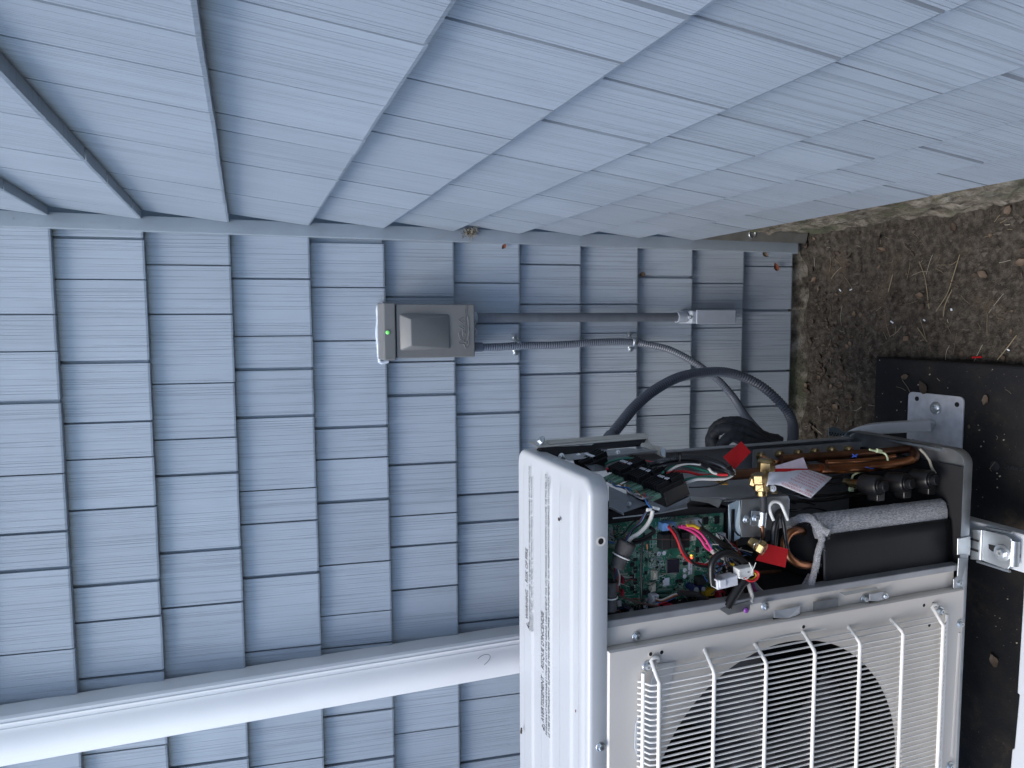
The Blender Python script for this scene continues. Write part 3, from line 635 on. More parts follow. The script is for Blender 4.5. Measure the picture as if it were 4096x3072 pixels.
# printed warnings on the cover
def line_on_top(body, x, y0, y1, size, shear=.0, name='warning_print'):
    y_0 = at(x, 2300, Z=ZT).y; zz = ZT + .0005 + .0034 * max(sm(rib(y_0 + size * k / 6)) for k in range(-2, 7))
    A = at(x, y0, Z=zz); B = at(x, y1, Z=zz)
    text(body, size, (A.x, (A.y + B.y) / 2, zz), X_, Y_, 'ink', tc_, name, width=B.x - A.x, shear=shear)
pxl = lambda x: 2050 + x * .797; pyl = lambda y: 1750 + y * .797
line_on_top('\u26a0 WARNING  - RISK OF FIRE'.replace('\u26a0', ''), pxl(77), pyl(925), pyl(570), .021)
line_on_top('FLAMMABLE REFRIGERANT USED. TO BE REPAIRED ONLY BY TRAINED SERVICE PERSONNEL. DO NOT PUNCTURE', pxl(89), pyl(972), pyl(148), .0108)
line_on_top('REFRIGERANT TUBING. DISPOSE OF PROPERLY IN ACCORDANCE WITH FEDERAL OR LOCAL REGULATIONS.', pxl(99), pyl(978), pyl(198), .0108)
line_on_top('AVERTISSEMENT  - RISQUE D\'INCENDIE', pxl(157), pyl(1435), pyl(880), .021)
line_on_top('REFRIGERANT INFLAMMABLE UTILISE. DOIT ETRE REPARE UNIQUEMENT PAR UN PERSONNEL D\'ENTRETIEN QUALIFIE. NE PAS PERCER', pxl(172), pyl(1498), pyl(185), .0108)
line_on_top('LE TUBE DE REFRIGERANT. ELIMINER DE MANIERE APPROPRIEE CONFORMEMENT AUX REGLEMENTATIONS FEDERALES OU LOCALES.', pxl(185), pyl(1508), pyl(200), .0108)
for x, y in ((77, 940), (155, 1452)):
    A = at(pxl(x), pyl(y), Z=ZT + .0042); s = MB()
    s.tube([A + Vector((-.006, -.004, 0)), A + Vector((.006, -.004, 0)), A + Vector((0, .007, 0)), A + Vector((-.006, -.004, 0))], .0006, 4); s.build('warning_triangle', 'ink', tc_)
lf = YF2 - .0
hexscrew(at(2402, 2985, Y=YF2 + .001), -Y_, .0062, hp)
P = at(2404, 2165, Y=YF2); s = MB(); s.lathe(P, -Y_, [(-.001, .0085), (.0006, .0085), (.0006, .0055), (-.001, .005)], 20); s.build('screw_hole_rim', 'case_beige', tc_, smooth=30)
s = MB(); s.lathe(P + Y_ * .0002, -Y_, [(0, .0052), (.0003, .0052)], 16); s.build('screw_hole', 'hole_black', tc_)
P = at(*zL(968, 645), X=XR1 + .004); s = MB(); s.lathe(P, X_, [(-.001, .007), (.0005, .007)], 18); s.build('side_screw_head', 'zinc', tc_)

# front fan panel with bellmouth
PY = UF - .007; PX1 = at(2435, 2607, Y=PY).x; ZPB = at(3860, 2367, Y=PY).z; FC = Vector((-.907, 0, .625)); RF = .299
s = MB(); angs = sorted([2 * math.pi * k / 96 for k in range(96)] + [math.atan2(z - FC.z, x - FC.x) % (2 * math.pi) for x in (XL, PX1) for z in (ZPB, ZL)])
def rectpt(a):
    cx, cz = math.cos(a), math.sin(a); t = min([((PX1 if cx > 0 else XL) - FC.x) / cx if abs(cx) > 1e-9 else 9, ((ZL if cz > 0 else ZPB) - FC.z) / cz if abs(cz) > 1e-9 else 9])
    return Vector((FC.x + cx * t, PY, FC.z + cz * t))
out = [rectpt(a) for a in angs]; cir = lambda r, y: [Vector((FC.x + r * math.cos(a), y, FC.z + r * math.sin(a))) for a in angs]
s.loops([[q + Y_ * .022 for q in out], [q + Y_ * .003 for q in out], [q + (FC - q).normalized() * .003 * Vector((1, 0, 1)).length + Vector((0, PY - q.y, 0)) if False else Vector((q.x, PY, q.z)) + Vector((-.003 if q.x > FC.x else .003, 0, -.003 if q.z > FC.z else .003)) for q in out], cir(RF + .036, PY), cir(RF + .032, PY + .001), cir(RF + .008, PY + .009), cir(RF + .002, PY + .012), cir(RF - .001, PY + .017), cir(RF - .002, PY + .026)])
fpn = s.build('fan_panel', 'case_beige', hp, smooth=30)
s = MB(); s.bb((PX1 + .0005, UF + .010, ZB + .02), (-.5225, UF + .013, ZL)); strip = s.build('panel_flange', 'case_beige', hp, bevel=.001)
s = MB(); s.bb((-.5215, UF + .004, ZB + .01), (-.5085, UF + .030, ZL)); chan = s.build('corner_channel', 'sheet_grey', hp, bevel=.002)
s = MB(); s.bb((-.530, UF + .032, ZB + .01), (-.524, UR - .01, ZL)); s.build('partition', 'inner_black', hp)
# louvred tabs and small plates on the channel (zD view)
def plate(name, q, mat, parent, th=.0015, zf=None, bev=0, nd=None):
    P = [at(*(zf(x, y) if zf else (x, y)), Y=Y) for x, y, Y in q]; n_ = (P[1] - P[0]).cross(P[2] - P[0]).normalized()
    if n_.dot(Vector(EYE) - P[0]) > 0: n_ = -n_
    s = MB(); s.prism(P, n_ * th); return s.build(name, mat, parent, bevel=bev)
CY = UF + .002
plate('panel_tab', [(725, 1450, CY), (1105, 1385, CY), (1105, 1500, CY), (930, 1560, CY - .008), (725, 1555, CY - .008)], 'case_white', strip, .002, zD, .001)
plate('tab_slot', [(712, 1558, CY + .002), (930, 1563, CY + .002), (1105, 1500, CY + .002), (1105, 1528, CY + .002), (940, 1582, CY + .002), (712, 1588, CY + .002)], 'hole_black', strip, .001, zD)
plate('tab_slot', [(2130, 1308, CY + .002), (2260, 1312, CY + .002), (2350, 1290, CY + .002), (2350, 1315, CY + .002), (2130, 1332, CY + .002)], 'hole_black', strip, .001, zD)
plate('panel_tab', [(2135, 1200, CY), (2350, 1165, CY), (2350, 1290, CY), (2260, 1310, CY - .006), (2135, 1305, CY - .006)], 'case_white', strip, .002, zD, .001)
plate('slot_plate', [(1305, 1320, CY), (1670, 1265, CY), (1670, 1390, CY), (1305, 1450, CY)], 'galv_dark', strip, .001, zD)
plate('rating_sticker', [(1690, 1180, CY), (2230, 1095, CY), (2260, 1125, CY), (1770, 1225, CY)], 'sticker_grey', chan, .0006, zD)
plate('channel_tab', [(1765, 1430, CY), (2212, 1300, CY), (2212, 1440, CY), (1890, 1515, CY)], 'galv', chan, .001, zB, .0005)
plate('wire_bracket', [(1030, 850, UF + .01), (1200, 480, 1.13), (1330, 740, UF + .03), (1320, 800, UF + .01)], 'galv_dark', chan, .001, zN, .0005)
for (zf, x, y, yy, r) in ((zD, 590, 1375, CY - .003, .006), (zD, 2055, 1270, UF + .008, .006), (zF, 190, 320, UF + .008, .006), (zF, 245, 475, PY - .001, .0065), (zF, 1775, 187, PY - .001, .0065), (zF, 1878, 253, PY - .001, .006), (zF, 1825, 995, PY - .001, .006), (zK, 1025, 545, UF + .002, .0065), (zF, 1490, 110, CY - .004, .004)):
    hexscrew(at(*zf(x, y), Y=yy), -Y_, r, hp)
P = at(*zD(312, 1440), Y=CY - .002); s = MB(); s.lathe(P, -Y_, [(0, .0055), (.002, .005), (.003, .003)], 16); s.build('rivet', 'ink_purple', chan, smooth=50)
for x, y in ((265, 412), (322, 403), (1062, 270), (1690, 158), (1737, 150), (1718, 262)):
    P = at(*zF(x, y), Y=PY); s = MB(); s.lathe(P, -Y_, [(-.001, .0052), (.0003, .0052), (.0005, .0040), (.0002, .0036)], 14, False); s.build('screw_hole_rim', 'case_beige', fpn, smooth=40)
    s = MB(); s.lathe(P, -Y_, [(0, .0036), (.0002, .0036)], 14); s.build('screw_hole', 'hole_black', fpn)
# long pressed bead near the foot of the panel
s = MB(); A = at(*zF(1872, 300), Y=PY); B = at(*zF(1832, 945), Y=PY); s.tube([A, B], .0035, 8, True, .5); s.build('pressed_bead', 'case_beige', fpn, smooth=60)
# raised handle recess at the upper left of the guard
plate('guard_clip', [(300, 465, PY - .004), (398, 452, PY - .002), (300, 900, PY - .004), (215, 1000, PY - .004), (180, 900, PY - .003), (185, 780, PY - .003), (245, 620, PY - .003)], 'case_white', fpn, .002, zF, .001)

# wire guard: fine upright wires on seven stout cross wires
gd_part = MB(); GY = PY - .030
cross = [((275, 452), (310, 560)), ((545, 390), (597, 510)), ((825, 362), (868, 458)), ((1068, 300), (1122, 402)), ((1312, 268), (1358, 355)), ((1535, 228), (1582, 300)), ((1750, 170), (1792, 262))]
gz = []
guard = None
for i, (a, b) in enumerate(cross):
    A = at(*zF(*a), Y=PY); B = at(*zF(*b), Y=GY); A.z = B.z; s = MB()
    if i in (0, 6): pth = [A + Vector((-.001, .001, -.016)), A + Vector((.008, -.003, -.012)), A + Vector((.009, -.004, -.003)), A + Vector((.004, -.004, .001)), B.lerp(A, .15), B, B + X_ * -.3, Vector((XL + .05, GY, B.z))]
    else: pth = [A + Y_ * .01, A, A.lerp(B, .9), B + X_ * -.003, B + X_ * -.3, Vector((XL + .05, GY, B.z))]
    gz.append((B.z, B.x, A.x)); s.tube(pth, .0037, 8); o = s.build('cross_wire', 'guard_white', hp, smooth=60)
    if i == 0: guard = o
xa = gz[0][1]
# outer top and bottom edge wires
ztop = at(*zF(225, 600), Y=PY - .012).z; zbot = at(*zF(1805, 300), Y=PY - .010).z
for z_, y_ in ((ztop, PY - .012), (zbot, PY - .010)):
    s = MB(); s.tube([(xa + .012, y_, z_), (XL + .05, y_, z_)], .0037, 8); s.build('cross_wire', 'guard_white', hp, smooth=60)
nw = 0; sp_ = .0098; x = gz[0][1] + .0135
k = 0
xs_w = [gz[0][1] + dx for dx in (.022, .012, .005)] + [gz[0][1] - .006 - i * .0102 for i in range(62)]
for x in xs_w:
    if x < XL + .06: break
    fr = (x - gz[0][1]) / (gz[0][2] - gz[0][1]) if x > gz[0][1] else 0
    y_ = GY + (PY - GY) * max(0, fr); s = MB()
    zt_, zb_ = gz[0][0], gz[6][0]
    if x > gz[0][1] - .004: pth = [(x, y_ + .004, zt_ + .002), (x, y_ + .004, zb_ - .002)]
    else: pth = [(x, PY - .004, ztop + .0065), (x, PY - .010, ztop), (x, GY + .006, zt_ + .014), (x, GY + .004, zt_ + .006), (x, GY + .004, zb_ - .004), (x, GY + .007, zb_ - .009), (x, PY - .008, zbot - .002)]
    s.tube(pth, .0017, 6); s.build('guard_wire', 'guard_white', hp, smooth=60)
# far side panel, fan, motor and the dark coil behind
s = MB(); s.bb((XL - .001, UF + .018, ZB + .005), (XL + .0015, UR - .003, ZL - .004)); s.build('side_panel', 'case_beige', hp)
s = MB(); s.bb((XL + .002, UF + .03, ZB + .022), (XL + .004, UR - .014, ZL - .006)); s.build('side_liner', 'inner_black', hp)
s = MB(); s.bb((XL, UR - .012, ZB), (-.531, UR - .004, ZL)); s.build('coil', 'coil_fins', hp)
s = MB(); s.bb((XL + .005, UF + .012, ZB + .0195), (-.531, UR - .013, ZB + .021)); s.build('fan_floor_shade', 'inner_black', hp)  # black sheet laid over the pan floor in place of shade behind the fan
s = MB(); s.bb((XL + .001, UF + .03, ZL - .004), (-.531, UR - .013, ZL - .001)); s.build('compartment_lid', 'inner_black', hp)
fan = MB(); hubc = Vector((FC.x, UF + .10, FC.z)); fan.lathe(hubc, -Y_, [(-.06, .058), (.0, .058), (.012, .050), (.016, .02)], 28)
fh = fan.build('fan_hub', 'fan_grey', hp, smooth=50)
for kk in range(3):
    a0 = math.radians(20 + 120 * kk); s = MB(); L = []
    for i in range(9):
        r = .05 + .222 * i / 8; row = []
        for j in range(9):
            t = j / 8; a = a0 + (t - .5) * (.80 + .25 * i / 8) + .25 * i / 8
            row.append(hubc + Vector((math.cos(a) * r, -.035 + .075 * t + .01 * math.sin(math.pi * t), math.sin(a) * r)))
        L.append(row)
    s.loops(L, False); o = s.build('fan_blade', 'fan_grey', hp, smooth=60, fix=False); so = o.modifiers.new('s', 'SOLIDIFY'); so.thickness = .004
s = MB(); s.bb((FC.x - .045, UF + .19, ZB + .02), (FC.x - .03, UF + .21, ZL - .01)); s.bb((FC.x + .03, UF + .19, ZB + .02), (FC.x + .045, UF + .21, ZL - .01)); s.build('motor_bracket', 'inner_black', hp)

# ------------------------------------------------------------------ base pan, feet
s = MB(); pl = []
for k in range(9):
    a = math.radians(-90 + 90 * k / 8); pl.append((XR1 - .035 + .030 * math.cos(a), UF + .035 + .035 * math.sin(a)))
for k in range(9):
    a = math.radians(0 + 90 * k / 8); pl.append((XR1 - .035 + .030 * math.cos(a), UR - .035 + .035 * math.sin(a)))
pl = [(XL, UF)] + pl + [(XL, UR)]
def panloop(ins, z):
    cx, cy = (XL + XR1) / 2, (UF + UR) / 2; hx_, hy_ = (XR1 - XL) / 2, (UR - UF) / 2
    return [Vector((cx + (x - cx) * (1 - ins / hx_), cy + (y - cy) * (1 - ins / hy_), z)) for x, y in pl]
s.loops([panloop(.010, ZB - .010), panloop(.0, ZB - .006), panloop(0, ZB + .015), panloop(.0012, ZB + .017), panloop(.0028, ZB + .015), panloop(.004, ZB + .002), panloop(.02, ZB - .003)], True, True, True)
s.build('base_pan', 'galv', hp, smooth=40, bevel=0)
FZ = ZB - .020
foot = [at(*zM(x, y), Z=FZ) for x, y in ((440, 195), (700, 205), (1180, 320), (1270, 385), (1290, 470), (1260, 950), (1205, 1020), (1120, 1010), (650, 840), (410, 815))]
s = MB(); s.prism(foot, (0, 0, -.003)); ft = s.build('front_foot', 'galv', hp, bevel=.0015)
A, B = at(*zM(1290, 440), Z=FZ), at(*zM(1262, 960), Z=FZ)
s = MB(); s.loops([[A, A + Vector((0, -.006, -.003)), A + Vector((0, -.008, -.012))], [B, B + Vector((0, -.006, -.003)), B + Vector((0, -.008, -.012))]], False); s.build('foot_lip', 'galv', ft, smooth=60)
for (p, q) in (((700, 180), (1255, 290)), ((540, 845), (1215, 1055))):
    A, B = at(*zM(*p), Z=FZ - .006), at(*zM(*q), Z=FZ - .006); sg = 1 if p[1] < 400 else -1
    s = MB(); s.prism([A, B, B + Vector((sg * .004, 0, -.002)), A + Vector((sg * .004, 0, -.002))], (0, 0, -.006)); s.build('foot_flange', 'galv', ft)
s = MB(); A, B = at(*zM(665, 215), Z=FZ), at(*zM(635, 825), Z=FZ); s.tube([A, B], .003, 8, True, .6); s.build('foot_bead', 'galv', ft, smooth=60)
s = MB(); q = [at(*zM(x, y), Z=FZ + .0004) for x, y in ((800, 500), (990, 545), (960, 665), (870, 650), (805, 590))]; s.prism(q, (0, 0, .0003)); s.build('foot_slot', 'hole_black', ft)
P = at(*zM(1085, 680), Z=FZ); s = MB(); s.lathe(P, Z_, [(0, .0165), (.0022, .0165), (.0025, .0155)], 28); ws = s.build('washer', 'zinc', ft, smooth=30)
hexscrew(P + Z_ * .0015, Vector((-.02, -.08, 1)), .0092, ft, 'hex_bolt', washer=1.05, h=.45)
for q in ((510, 415), (500, 622)):
    P = at(*zM(*q), Z=FZ + .001); s = MB(); s.box(P, (.0045, .018, .0006)); s.build('foot_notch', 'hole_black', ft)
# pressed saddle where the foot joins the pan
q = [(170, 380, UF - .003), (430, 330, UF - .003), (430, 620, UF - .003), (410, 740, UF - .003), (285, 715, UF - .003), (165, 730, UF - .003)]
plate('pan_saddle', q, 'galv', hp, .004, zM, .0015)
plate('pan_bracket', [(185, 790, UF - .002), (390, 800, UF - .002), (280, 1110, UF - .002), (245, 1200, UF - .002), (230, 1440, UF - .002), (75, 1450, UF - .002), (80, 1230, UF - .002), (160, 1170, UF - .002)], 'galv', hp, .003, zM, .001)
# stand rail under the foot and cross rail in front
rx0 = at(*zM(1535, 1110), Z=.132).x; rx1 = at(*zM(1535, 300), Z=.132).x
s = MB(); s.bb((rx0, .74, .100), (rx1, UR + .06, .132)); s.build('rail', 'stand_white', stn, bevel=.004)
s = MB(); q = [at(*zM(x, y), Z=.1335) for x, y in ((1330, 660), (1410, 680), (1465, 720), (1460, 790), (1400, 800), (1310, 770))]; s.prism(q, (0, 0, .0005)); s.build('rail_slot', 'hole_black', stn)
# perforated rear foot
rf = [at(*zE(x, y), Y=1.41) for x, y in ((30, 240), (60, 222), (120, 235), (150, 262), (250, 262), (400, 295), (30, 300))]
s = MB(); s.prism(rf, (0, .003, 0)); rfo = s.build('rear_foot', 'steel_teal', hp, bevel=.001)
for x, y in ((40, 272), (62, 275), (85, 278), (108, 282), (130, 286), (50, 290), (75, 292), (98, 295), (155, 290)):
    P = at(*zE(x, y), Y=1.4095); s = MB(); s.lathe(P, -Y_, [(0, .0022), (.0003, .0022)], 10); s.build('perforation', 'hole_black', rfo)
# ------------------------------------------------------------------ heat pump: inside
def wire(name, zf, pts_, Y, wpx, mat, parent=None, s_=.27125, seg=7, n=7):
    P = [at(*zf(q[0], q[1]), Y=(q[2] if len(q) > 2 else Y)) for q in pts_]
    r = wpx * s_ / 2 / ppm(P[len(P) // 2]); m_ = MB(); m_.tube(spline(P, n), r, seg); return m_.build(name, mat, parent or hp, smooth=60)
# rear walls of the compartment
xs1 = at(3000, 1775, Y=1.395).x
s = MB(); s.bb((-.523, 1.397, ZB), (xs1 - .001, 1.400, .80)); s.build('rear_panel', 'sheet_grey', hp)
s = MB(); s.bb((xs1 - .002, 1.372, ZB + .02), (xs1, 1.3965, .80)); s.build('rear_panel_edge', 'sheet_grey', hp)
s = MB(); s.bb((-.523, 1.30, .80), (-.36, 1.303, ZL - .002)); s.build('rear_bulkhead', 'inner_black', hp)
s = MB(); s.bb((-.515, UF + .006, ZB - .001), (-.305, 1.394, ZB + .004)); s.build('bay_floor_shade', 'inner_black', hp)  # black sheet on the metal pan floor stands for deep shade in the bay
# tube sheet of the coil with its return fittings
ty = 1.365
t0 = at(*zC(420, 380), Y=ty); t1 = at(*zC(1900, 290), Y=ty)
s = MB(); s.bb((t0.x - .075, ty, t1.z - .06), (t0.x + .002, ty + .003, t0.z)); s.build('tube_sheet', 'sheet_grey', hp)
for x, y, r in ((500, 460, 62), (775, 430, 60), (1045, 410, 55), (1290, 390, 55), (1540, 370, 58), (1790, 360, 62)):
    P = at(*zC(x, y), Y=ty); rr = r * .27125 / ppm(P) * .9; s = MB()
    s.lathe(P, Vector((0.15, -1, -.15)), [(0, rr), (.010, rr), (.013, rr * .92), (.015, rr * .75)], 18); o = s.build('coil_fitting', 'brass', hp, smooth=40)
    s = MB(); s.tube(spline([P - Y_ * .008, P + Vector((-.004, -.03, -.004)), P + Vector((-.012, -.04, -.03)), P + Vector((-.03, -.03, -.07))], 5), rr * .62, 10); s.build('capillary', 'copper_dull', o, smooth=60)
# beige louvred cover at the rear top corner
la = [(345, 270, 1.405), (2900, 75, 1.405), (2990, 85, 1.405), (2985, 150, 1.36), (550, 375, 1.36)]
lv = plate('rear_grip', la, 'louvre_beige', hp, .006, zL, .002)
for i in range(5):
    t = i / 4.; A = at(*zL(730 + t * 90, 240 + t * 60), Y=1.398 - .03 * t); B = at(*zL(2880 + t * 60, 80 + t * 58), Y=1.398 - .03 * t); s = MB(); s.tube([A, B], .0016, 6); s.build('rib', 'louvre_beige', lv, smooth=60)
plate('rear_grip_lip', [(545, 372, 1.359), (2985, 152, 1.359), (2985, 190, 1.356), (545, 392, 1.356)], 'louvre_beige', lv, .003, zL)
plate('foam_strip', [(1810, 295, 1.352), (2960, 200, 1.352), (2900, 310, 1.348), (1815, 405, 1.348)], 'black_rubber', hp, .02, zL)
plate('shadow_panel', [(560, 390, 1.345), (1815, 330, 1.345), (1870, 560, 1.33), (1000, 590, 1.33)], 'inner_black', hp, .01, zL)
plate('grip_end', [(620, 255, 1.35), (700, 150, 1.37), (715, 250, 1.37), (790, 300, 1.34), (890, 305, 1.34), (900, 440, 1.32), (960, 480, 1.31), (880, 440, 1.33), (780, 370, 1.33), (620, 320, 1.34)], 'louvre_beige', lv, .004, zA, .001)
plate('upper_rail', [(-600, 445, 1.32), (400, 335, 1.32), (870, 375, 1.31), (820, 410, 1.31), (0, 468, 1.30), (-450, 520, 1.30)], 'sheet_grey', hp, .002, zA, .0008)
plate('upper_rail_web', [(-300, 520, 1.30), (0, 472, 1.30), (410, 445, 1.30), (400, 640, 1.29), (-100, 690, 1.25)], 'galv_dark', hp, .002, zA)
for (x, y) in ((1085, 590), (1450, 590)): hexscrew(at(*zL(x, y), Y=1.318), Vector((.3, -.5, .8)), .005, hp)
hexscrew(at(*zA(265, 415), Y=1.312), Vector((.3, -.5, .8)), .004, hp)
hexscrew(at(*zL(610, 245), Y=1.378), Vector((.6, -.2, .7)), .0055, hp, washer=2.2)
plate('side_flange', [(895, 320, 1.31), (970, 345, 1.30), (965, 480, 1.29), (900, 440, 1.30)], 'galv', hp, .002, zA, .001)

# electrical box: black tray, board
BY = 1.150
def bp(x, y, d=0): return at(*zB(x, y), Y=BY - d)
brz0 = bp(1820, 60).z; brx1 = bp(1000, 60).x; brx0 = -.518
s = MB(); s.bb((brx0, BY, brz0), (brx1, BY + .002, ZL - .003)); pcb = s.build('circuit_board', 'pcb', hp)
s = MB(); s.bb((brx0, BY + .004, brz0 - .004), (brx1 + .004, BY + .03, ZL - .003)); s.bb((brx0, BY - .022, brz0 - .009), (brx1 + .006, BY + .03, brz0 - .004)); s.bb((brx1 + .001, BY - .004, brz0 - .009), (brx1 + .006, BY + .03, ZL - .003)); s.build('board_tray', 'plastic_black', hp)
def comp(name, x0, y0, x1, y1, h, mat, par=None, bev=.0006, lift=0, ref=0):
    A = bp(x0, y0, ref); B = bp(x1, y1, ref); C = bp(x0, y1, ref); D = bp(x1, y0, ref)
    xa_, xb_ = sorted(((A.x + D.x) / 2, (B.x + C.x) / 2)); za, zb = sorted(((A.z + C.z) / 2, (B.z + D.z) / 2)); s = MB()
    s.bb((xa_, BY - lift - h, za), (xb_, BY - lift - .0002, zb)); return s.build(name, mat, par or pcb, bevel=bev)
def disc(name, x, y, rp_, h, mat, lift=0, seg=20, par=None):
    P = bp(x, y) - Y_ * lift; r = rp_ * .27125 / ppm(P); s = MB(); s.lathe(P, -Y_, [(0, r), (h * .9, r), (h, r * .93)], seg); return s.build(name, mat, par or pcb, smooth=40)
chip = comp('processor', 985, 690, 1155, 880, .0028, 'chip_dark'); s = MB()
for i in range(24):
    for (x, y, w_, h_) in ((990 + i * 7, 676, 3, 14), (990 + i * 7, 882, 3, 14), (970, 696 + i * 7.8, 14, 3), (1157, 696 + i * 7.8, 12, 3)):
        A = bp(x, y); B = bp(x + w_, y + h_); s.bb((A.x, BY - .0012, A.z), (B.x, BY - .0004, B.z))
tag(s.build('pins', 'solder', pcb), kind='stuff')
for q in ((880, 310, 1000, 530), (1020, 300, 1140, 510), (1165, 285, 1285, 500)): comp('relay', *q, .019, 'relay', ref=.010)
def connector(name, x0, y0, x1, y1, h, mat):
    o = comp(name, x0, y0, x1, y1, h, mat, ref=h * .5, bev=.0008)
    A = bp(x0 + (x1 - x0) * .45, y0 + (y1 - y0) * .3, h); B = bp(x0 + (x1 - x0) * .88, y0 + (y1 - y0) * .75, h); s = MB(); s.bb((A.x, BY - h - .0004, A.z), (B.x, BY - h + .001, B.z)); s.build('socket', 'ink_grey', o)
    C = bp(x0 + (x1 - x0) * .5, y0 + (y1 - y0) * .52, h); s = MB(); s.box((C.x, BY - h - .002, C.z), (.008, .004, .004)); s.build('latch', mat, o, bevel=.0005)
for q in ((890, 135, 1085, 250, .016, 'conn_blue'), (1085, 120, 1225, 215, .015, 'conn_green'), (1215, 105, 1365, 200, .015, 'conn_cream'), (1372, 85, 1470, 200, .014, 'conn_white'), (1300, 325, 1395, 405, .012, 'conn_cream'), (1735, 300, 1830, 385, .012, 'conn_white'), (765, 850, 830, 980, .010, 'conn_cream'), (735, 1040, 805, 1155, .010, 'conn_cream'), (735, 1200, 835, 1350, .016, 'conn_white'), (925, 1360, 1070, 1490, .014, 'conn_red'), (1715, 1150, 1810, 1310, .016, 'conn_red'), (225, 1300, 310, 1385, .004, 'conn_white'), (640, 1370, 700, 1450, .004, 'conn_white')): connector('connector', *q)
for q in ((868, 608, 34), (945, 598, 32), (1250, 850, 33), (1248, 940, 33)): disc('round_sticker', *q, .0003, 'sticker')
comp('label_sticker', 1300, 715, 1358, 912, .0004, 'sticker', bev=0); comp('blank_sticker', 925, 965, 1022, 1075, .0004, 'sticker', bev=0); comp('grey_sticker', 130, 215, 190, 395, .0004, 'sticker_grey', bev=0)
text('26BH01 - 26BH09', .0035, bp(1345, 905, .0008), X_, Z_, 'ink', pcb, 'print', width=.020)
text('07', .0055, bp(178, 350, .0008), X_, Z_, 'ink_grey', pcb, 'print')
text('CAUTION', .0050, bp(845, 465, .0006), X_, Z_, 'silk', pcb, 'print', width=.0185)
for tx, x, y, w_ in (('WH', 755, 1000, .006), ('BU', 730, 1420, .006), ('WH', 1350, 530, .006), ('BU', 1400, 480, .006), ('CN', 1130, 85, .005), ('BU', 985, 95, .005)): text(tx, .0034, bp(x, y, .0006), X_, Z_, 'silk', pcb, 'print', width=w_)
disc('red_lamp', 1335, 665, 13, .003, 'led_red'); disc('yellow_lamp', 1342, 632, 13, .0025, 'led_yellow')
for q in ((1400, 505, 1450, 592), (1400, 665, 1455, 730), (1215, 722, 1268, 775), (1518, 68, 1588, 175), (1682, 48, 1752, 165), (440, 735, 498, 795), (440, 910, 498, 970), (440, 1085, 498, 1145), (630, 1145, 680, 1210), (687, 1130, 730, 1200), (1108, 985, 1150, 1032), (1162, 980, 1210, 1030), (485, 670, 545, 715), (490, 795, 545, 835), (490, 850, 540, 890), (485, 975, 545, 1010), (490, 1020, 540, 1060), (485, 1150, 545, 1185), (660, 670, 690, 720), (655, 860, 690, 910), (1065, 1260, 1098, 1310), (1100, 1370, 1180, 1450)):
    comp('chip', *q, .0025, 'chip_black')
for (x, y, r, h, m_) in ((1300, 1075, 52, .026, 'cap_blue'), (1415, 1065, 40, .024, 'cap_blue'), (1500, 1320, 44, .030, 'cap_blue'), (360, 1375, 44, .026, 'cap_purple'), (660, 1268, 30, .007, 'solder'), (1355, 1410, 34, .02, 'cap_blue')):
    o = disc('capacitor', x, y, r, h, m_, par=pcb); P = bp(x, y) - Y_ * (h + .0001); rr = r * .27125 / ppm(P); s = MB(); s.lathe(P, -Y_, [(0, rr * .85), (.0004, rr * .8)], 20); s.build('capacitor_top', 'smd_grey', o)
comp('transformer', 1310, 1360, 1440, 1500, .022, 'coil_yellow', ref=.011); comp('transformer_core', 1240, 1380, 1310, 1500, .020, 'chip_black', ref=.010); comp('varistor', 1520, 1120, 1660, 1215, .014, 'w_yellow', ref=.007); comp('power_module', 630, 1450, 860, 1590, .010, 'chip_black'); comp('transistor', 1418, 945, 1530, 1050, .016, 'relay', ref=.008)
for (a, b, r, m_) in (((830, 1150), (1050, 1140), .0042, 'glass_fuse'), ((850, 1230), (1040, 1225), .0040, 'glass_fuse'), ((697, 462), (697, 540), .002, 'copper')):
    s = MB(); s.cyl(bp(*a, .006), bp(*b, .006), r, 12); s.build('fuse', m_, pcb, smooth=40)
for q in ((298, 920, 322, 1045), (298, 1120, 322, 1232)): comp('red_part', *q, .009, 'conn_red')
for m_, nn in (('chip_black', 300), ('smd_tan', 200), ('smd_grey', 260), ('solder', 520), ('silk', 900)):
    s = MB()
    for i in range(nn):
        zx, zy, zw, zh = RD.choice(((300, 430, 430, 760), (300, 430, 430, 760), (720, 560, 190, 260), (1180, 560, 120, 150), (1480, 190, 320, 420), (140, 170, 270, 260), (880, 60, 900, 60), (150, 1250, 400, 240), (1060, 960, 450, 300), (740, 660, 240, 480), (560, 1200, 900, 330), (1560, 620, 180, 500), (760, 60, 900, 900)))
        x, y = zx + RD.random() * zw, zy + RD.random() * zh
        if m_ == 'silk': w_, h_, hh = RD.choice(((2, RD.uniform(12, 60), .0003), (RD.uniform(12, 50), 2, .0003), (2, 8, .0003), (4, 6, .0003)))
        elif m_ == 'solder': w_, h_, hh = RD.uniform(3, 7), RD.uniform(3, 8), .0006
        else: w_, h_, hh = RD.choice(((16, 9, .001), (9, 16, .001), (12, 7, .0008), (24, 18, .0016), (7, 7, .0008)))
        A = bp(x, y); B = bp(x + w_, y + h_); s.bb((A.x, BY - hh, A.z), (B.x, BY - .0001, B.z))
    tag(s.build('small_components', m_, pcb), kind='stuff')
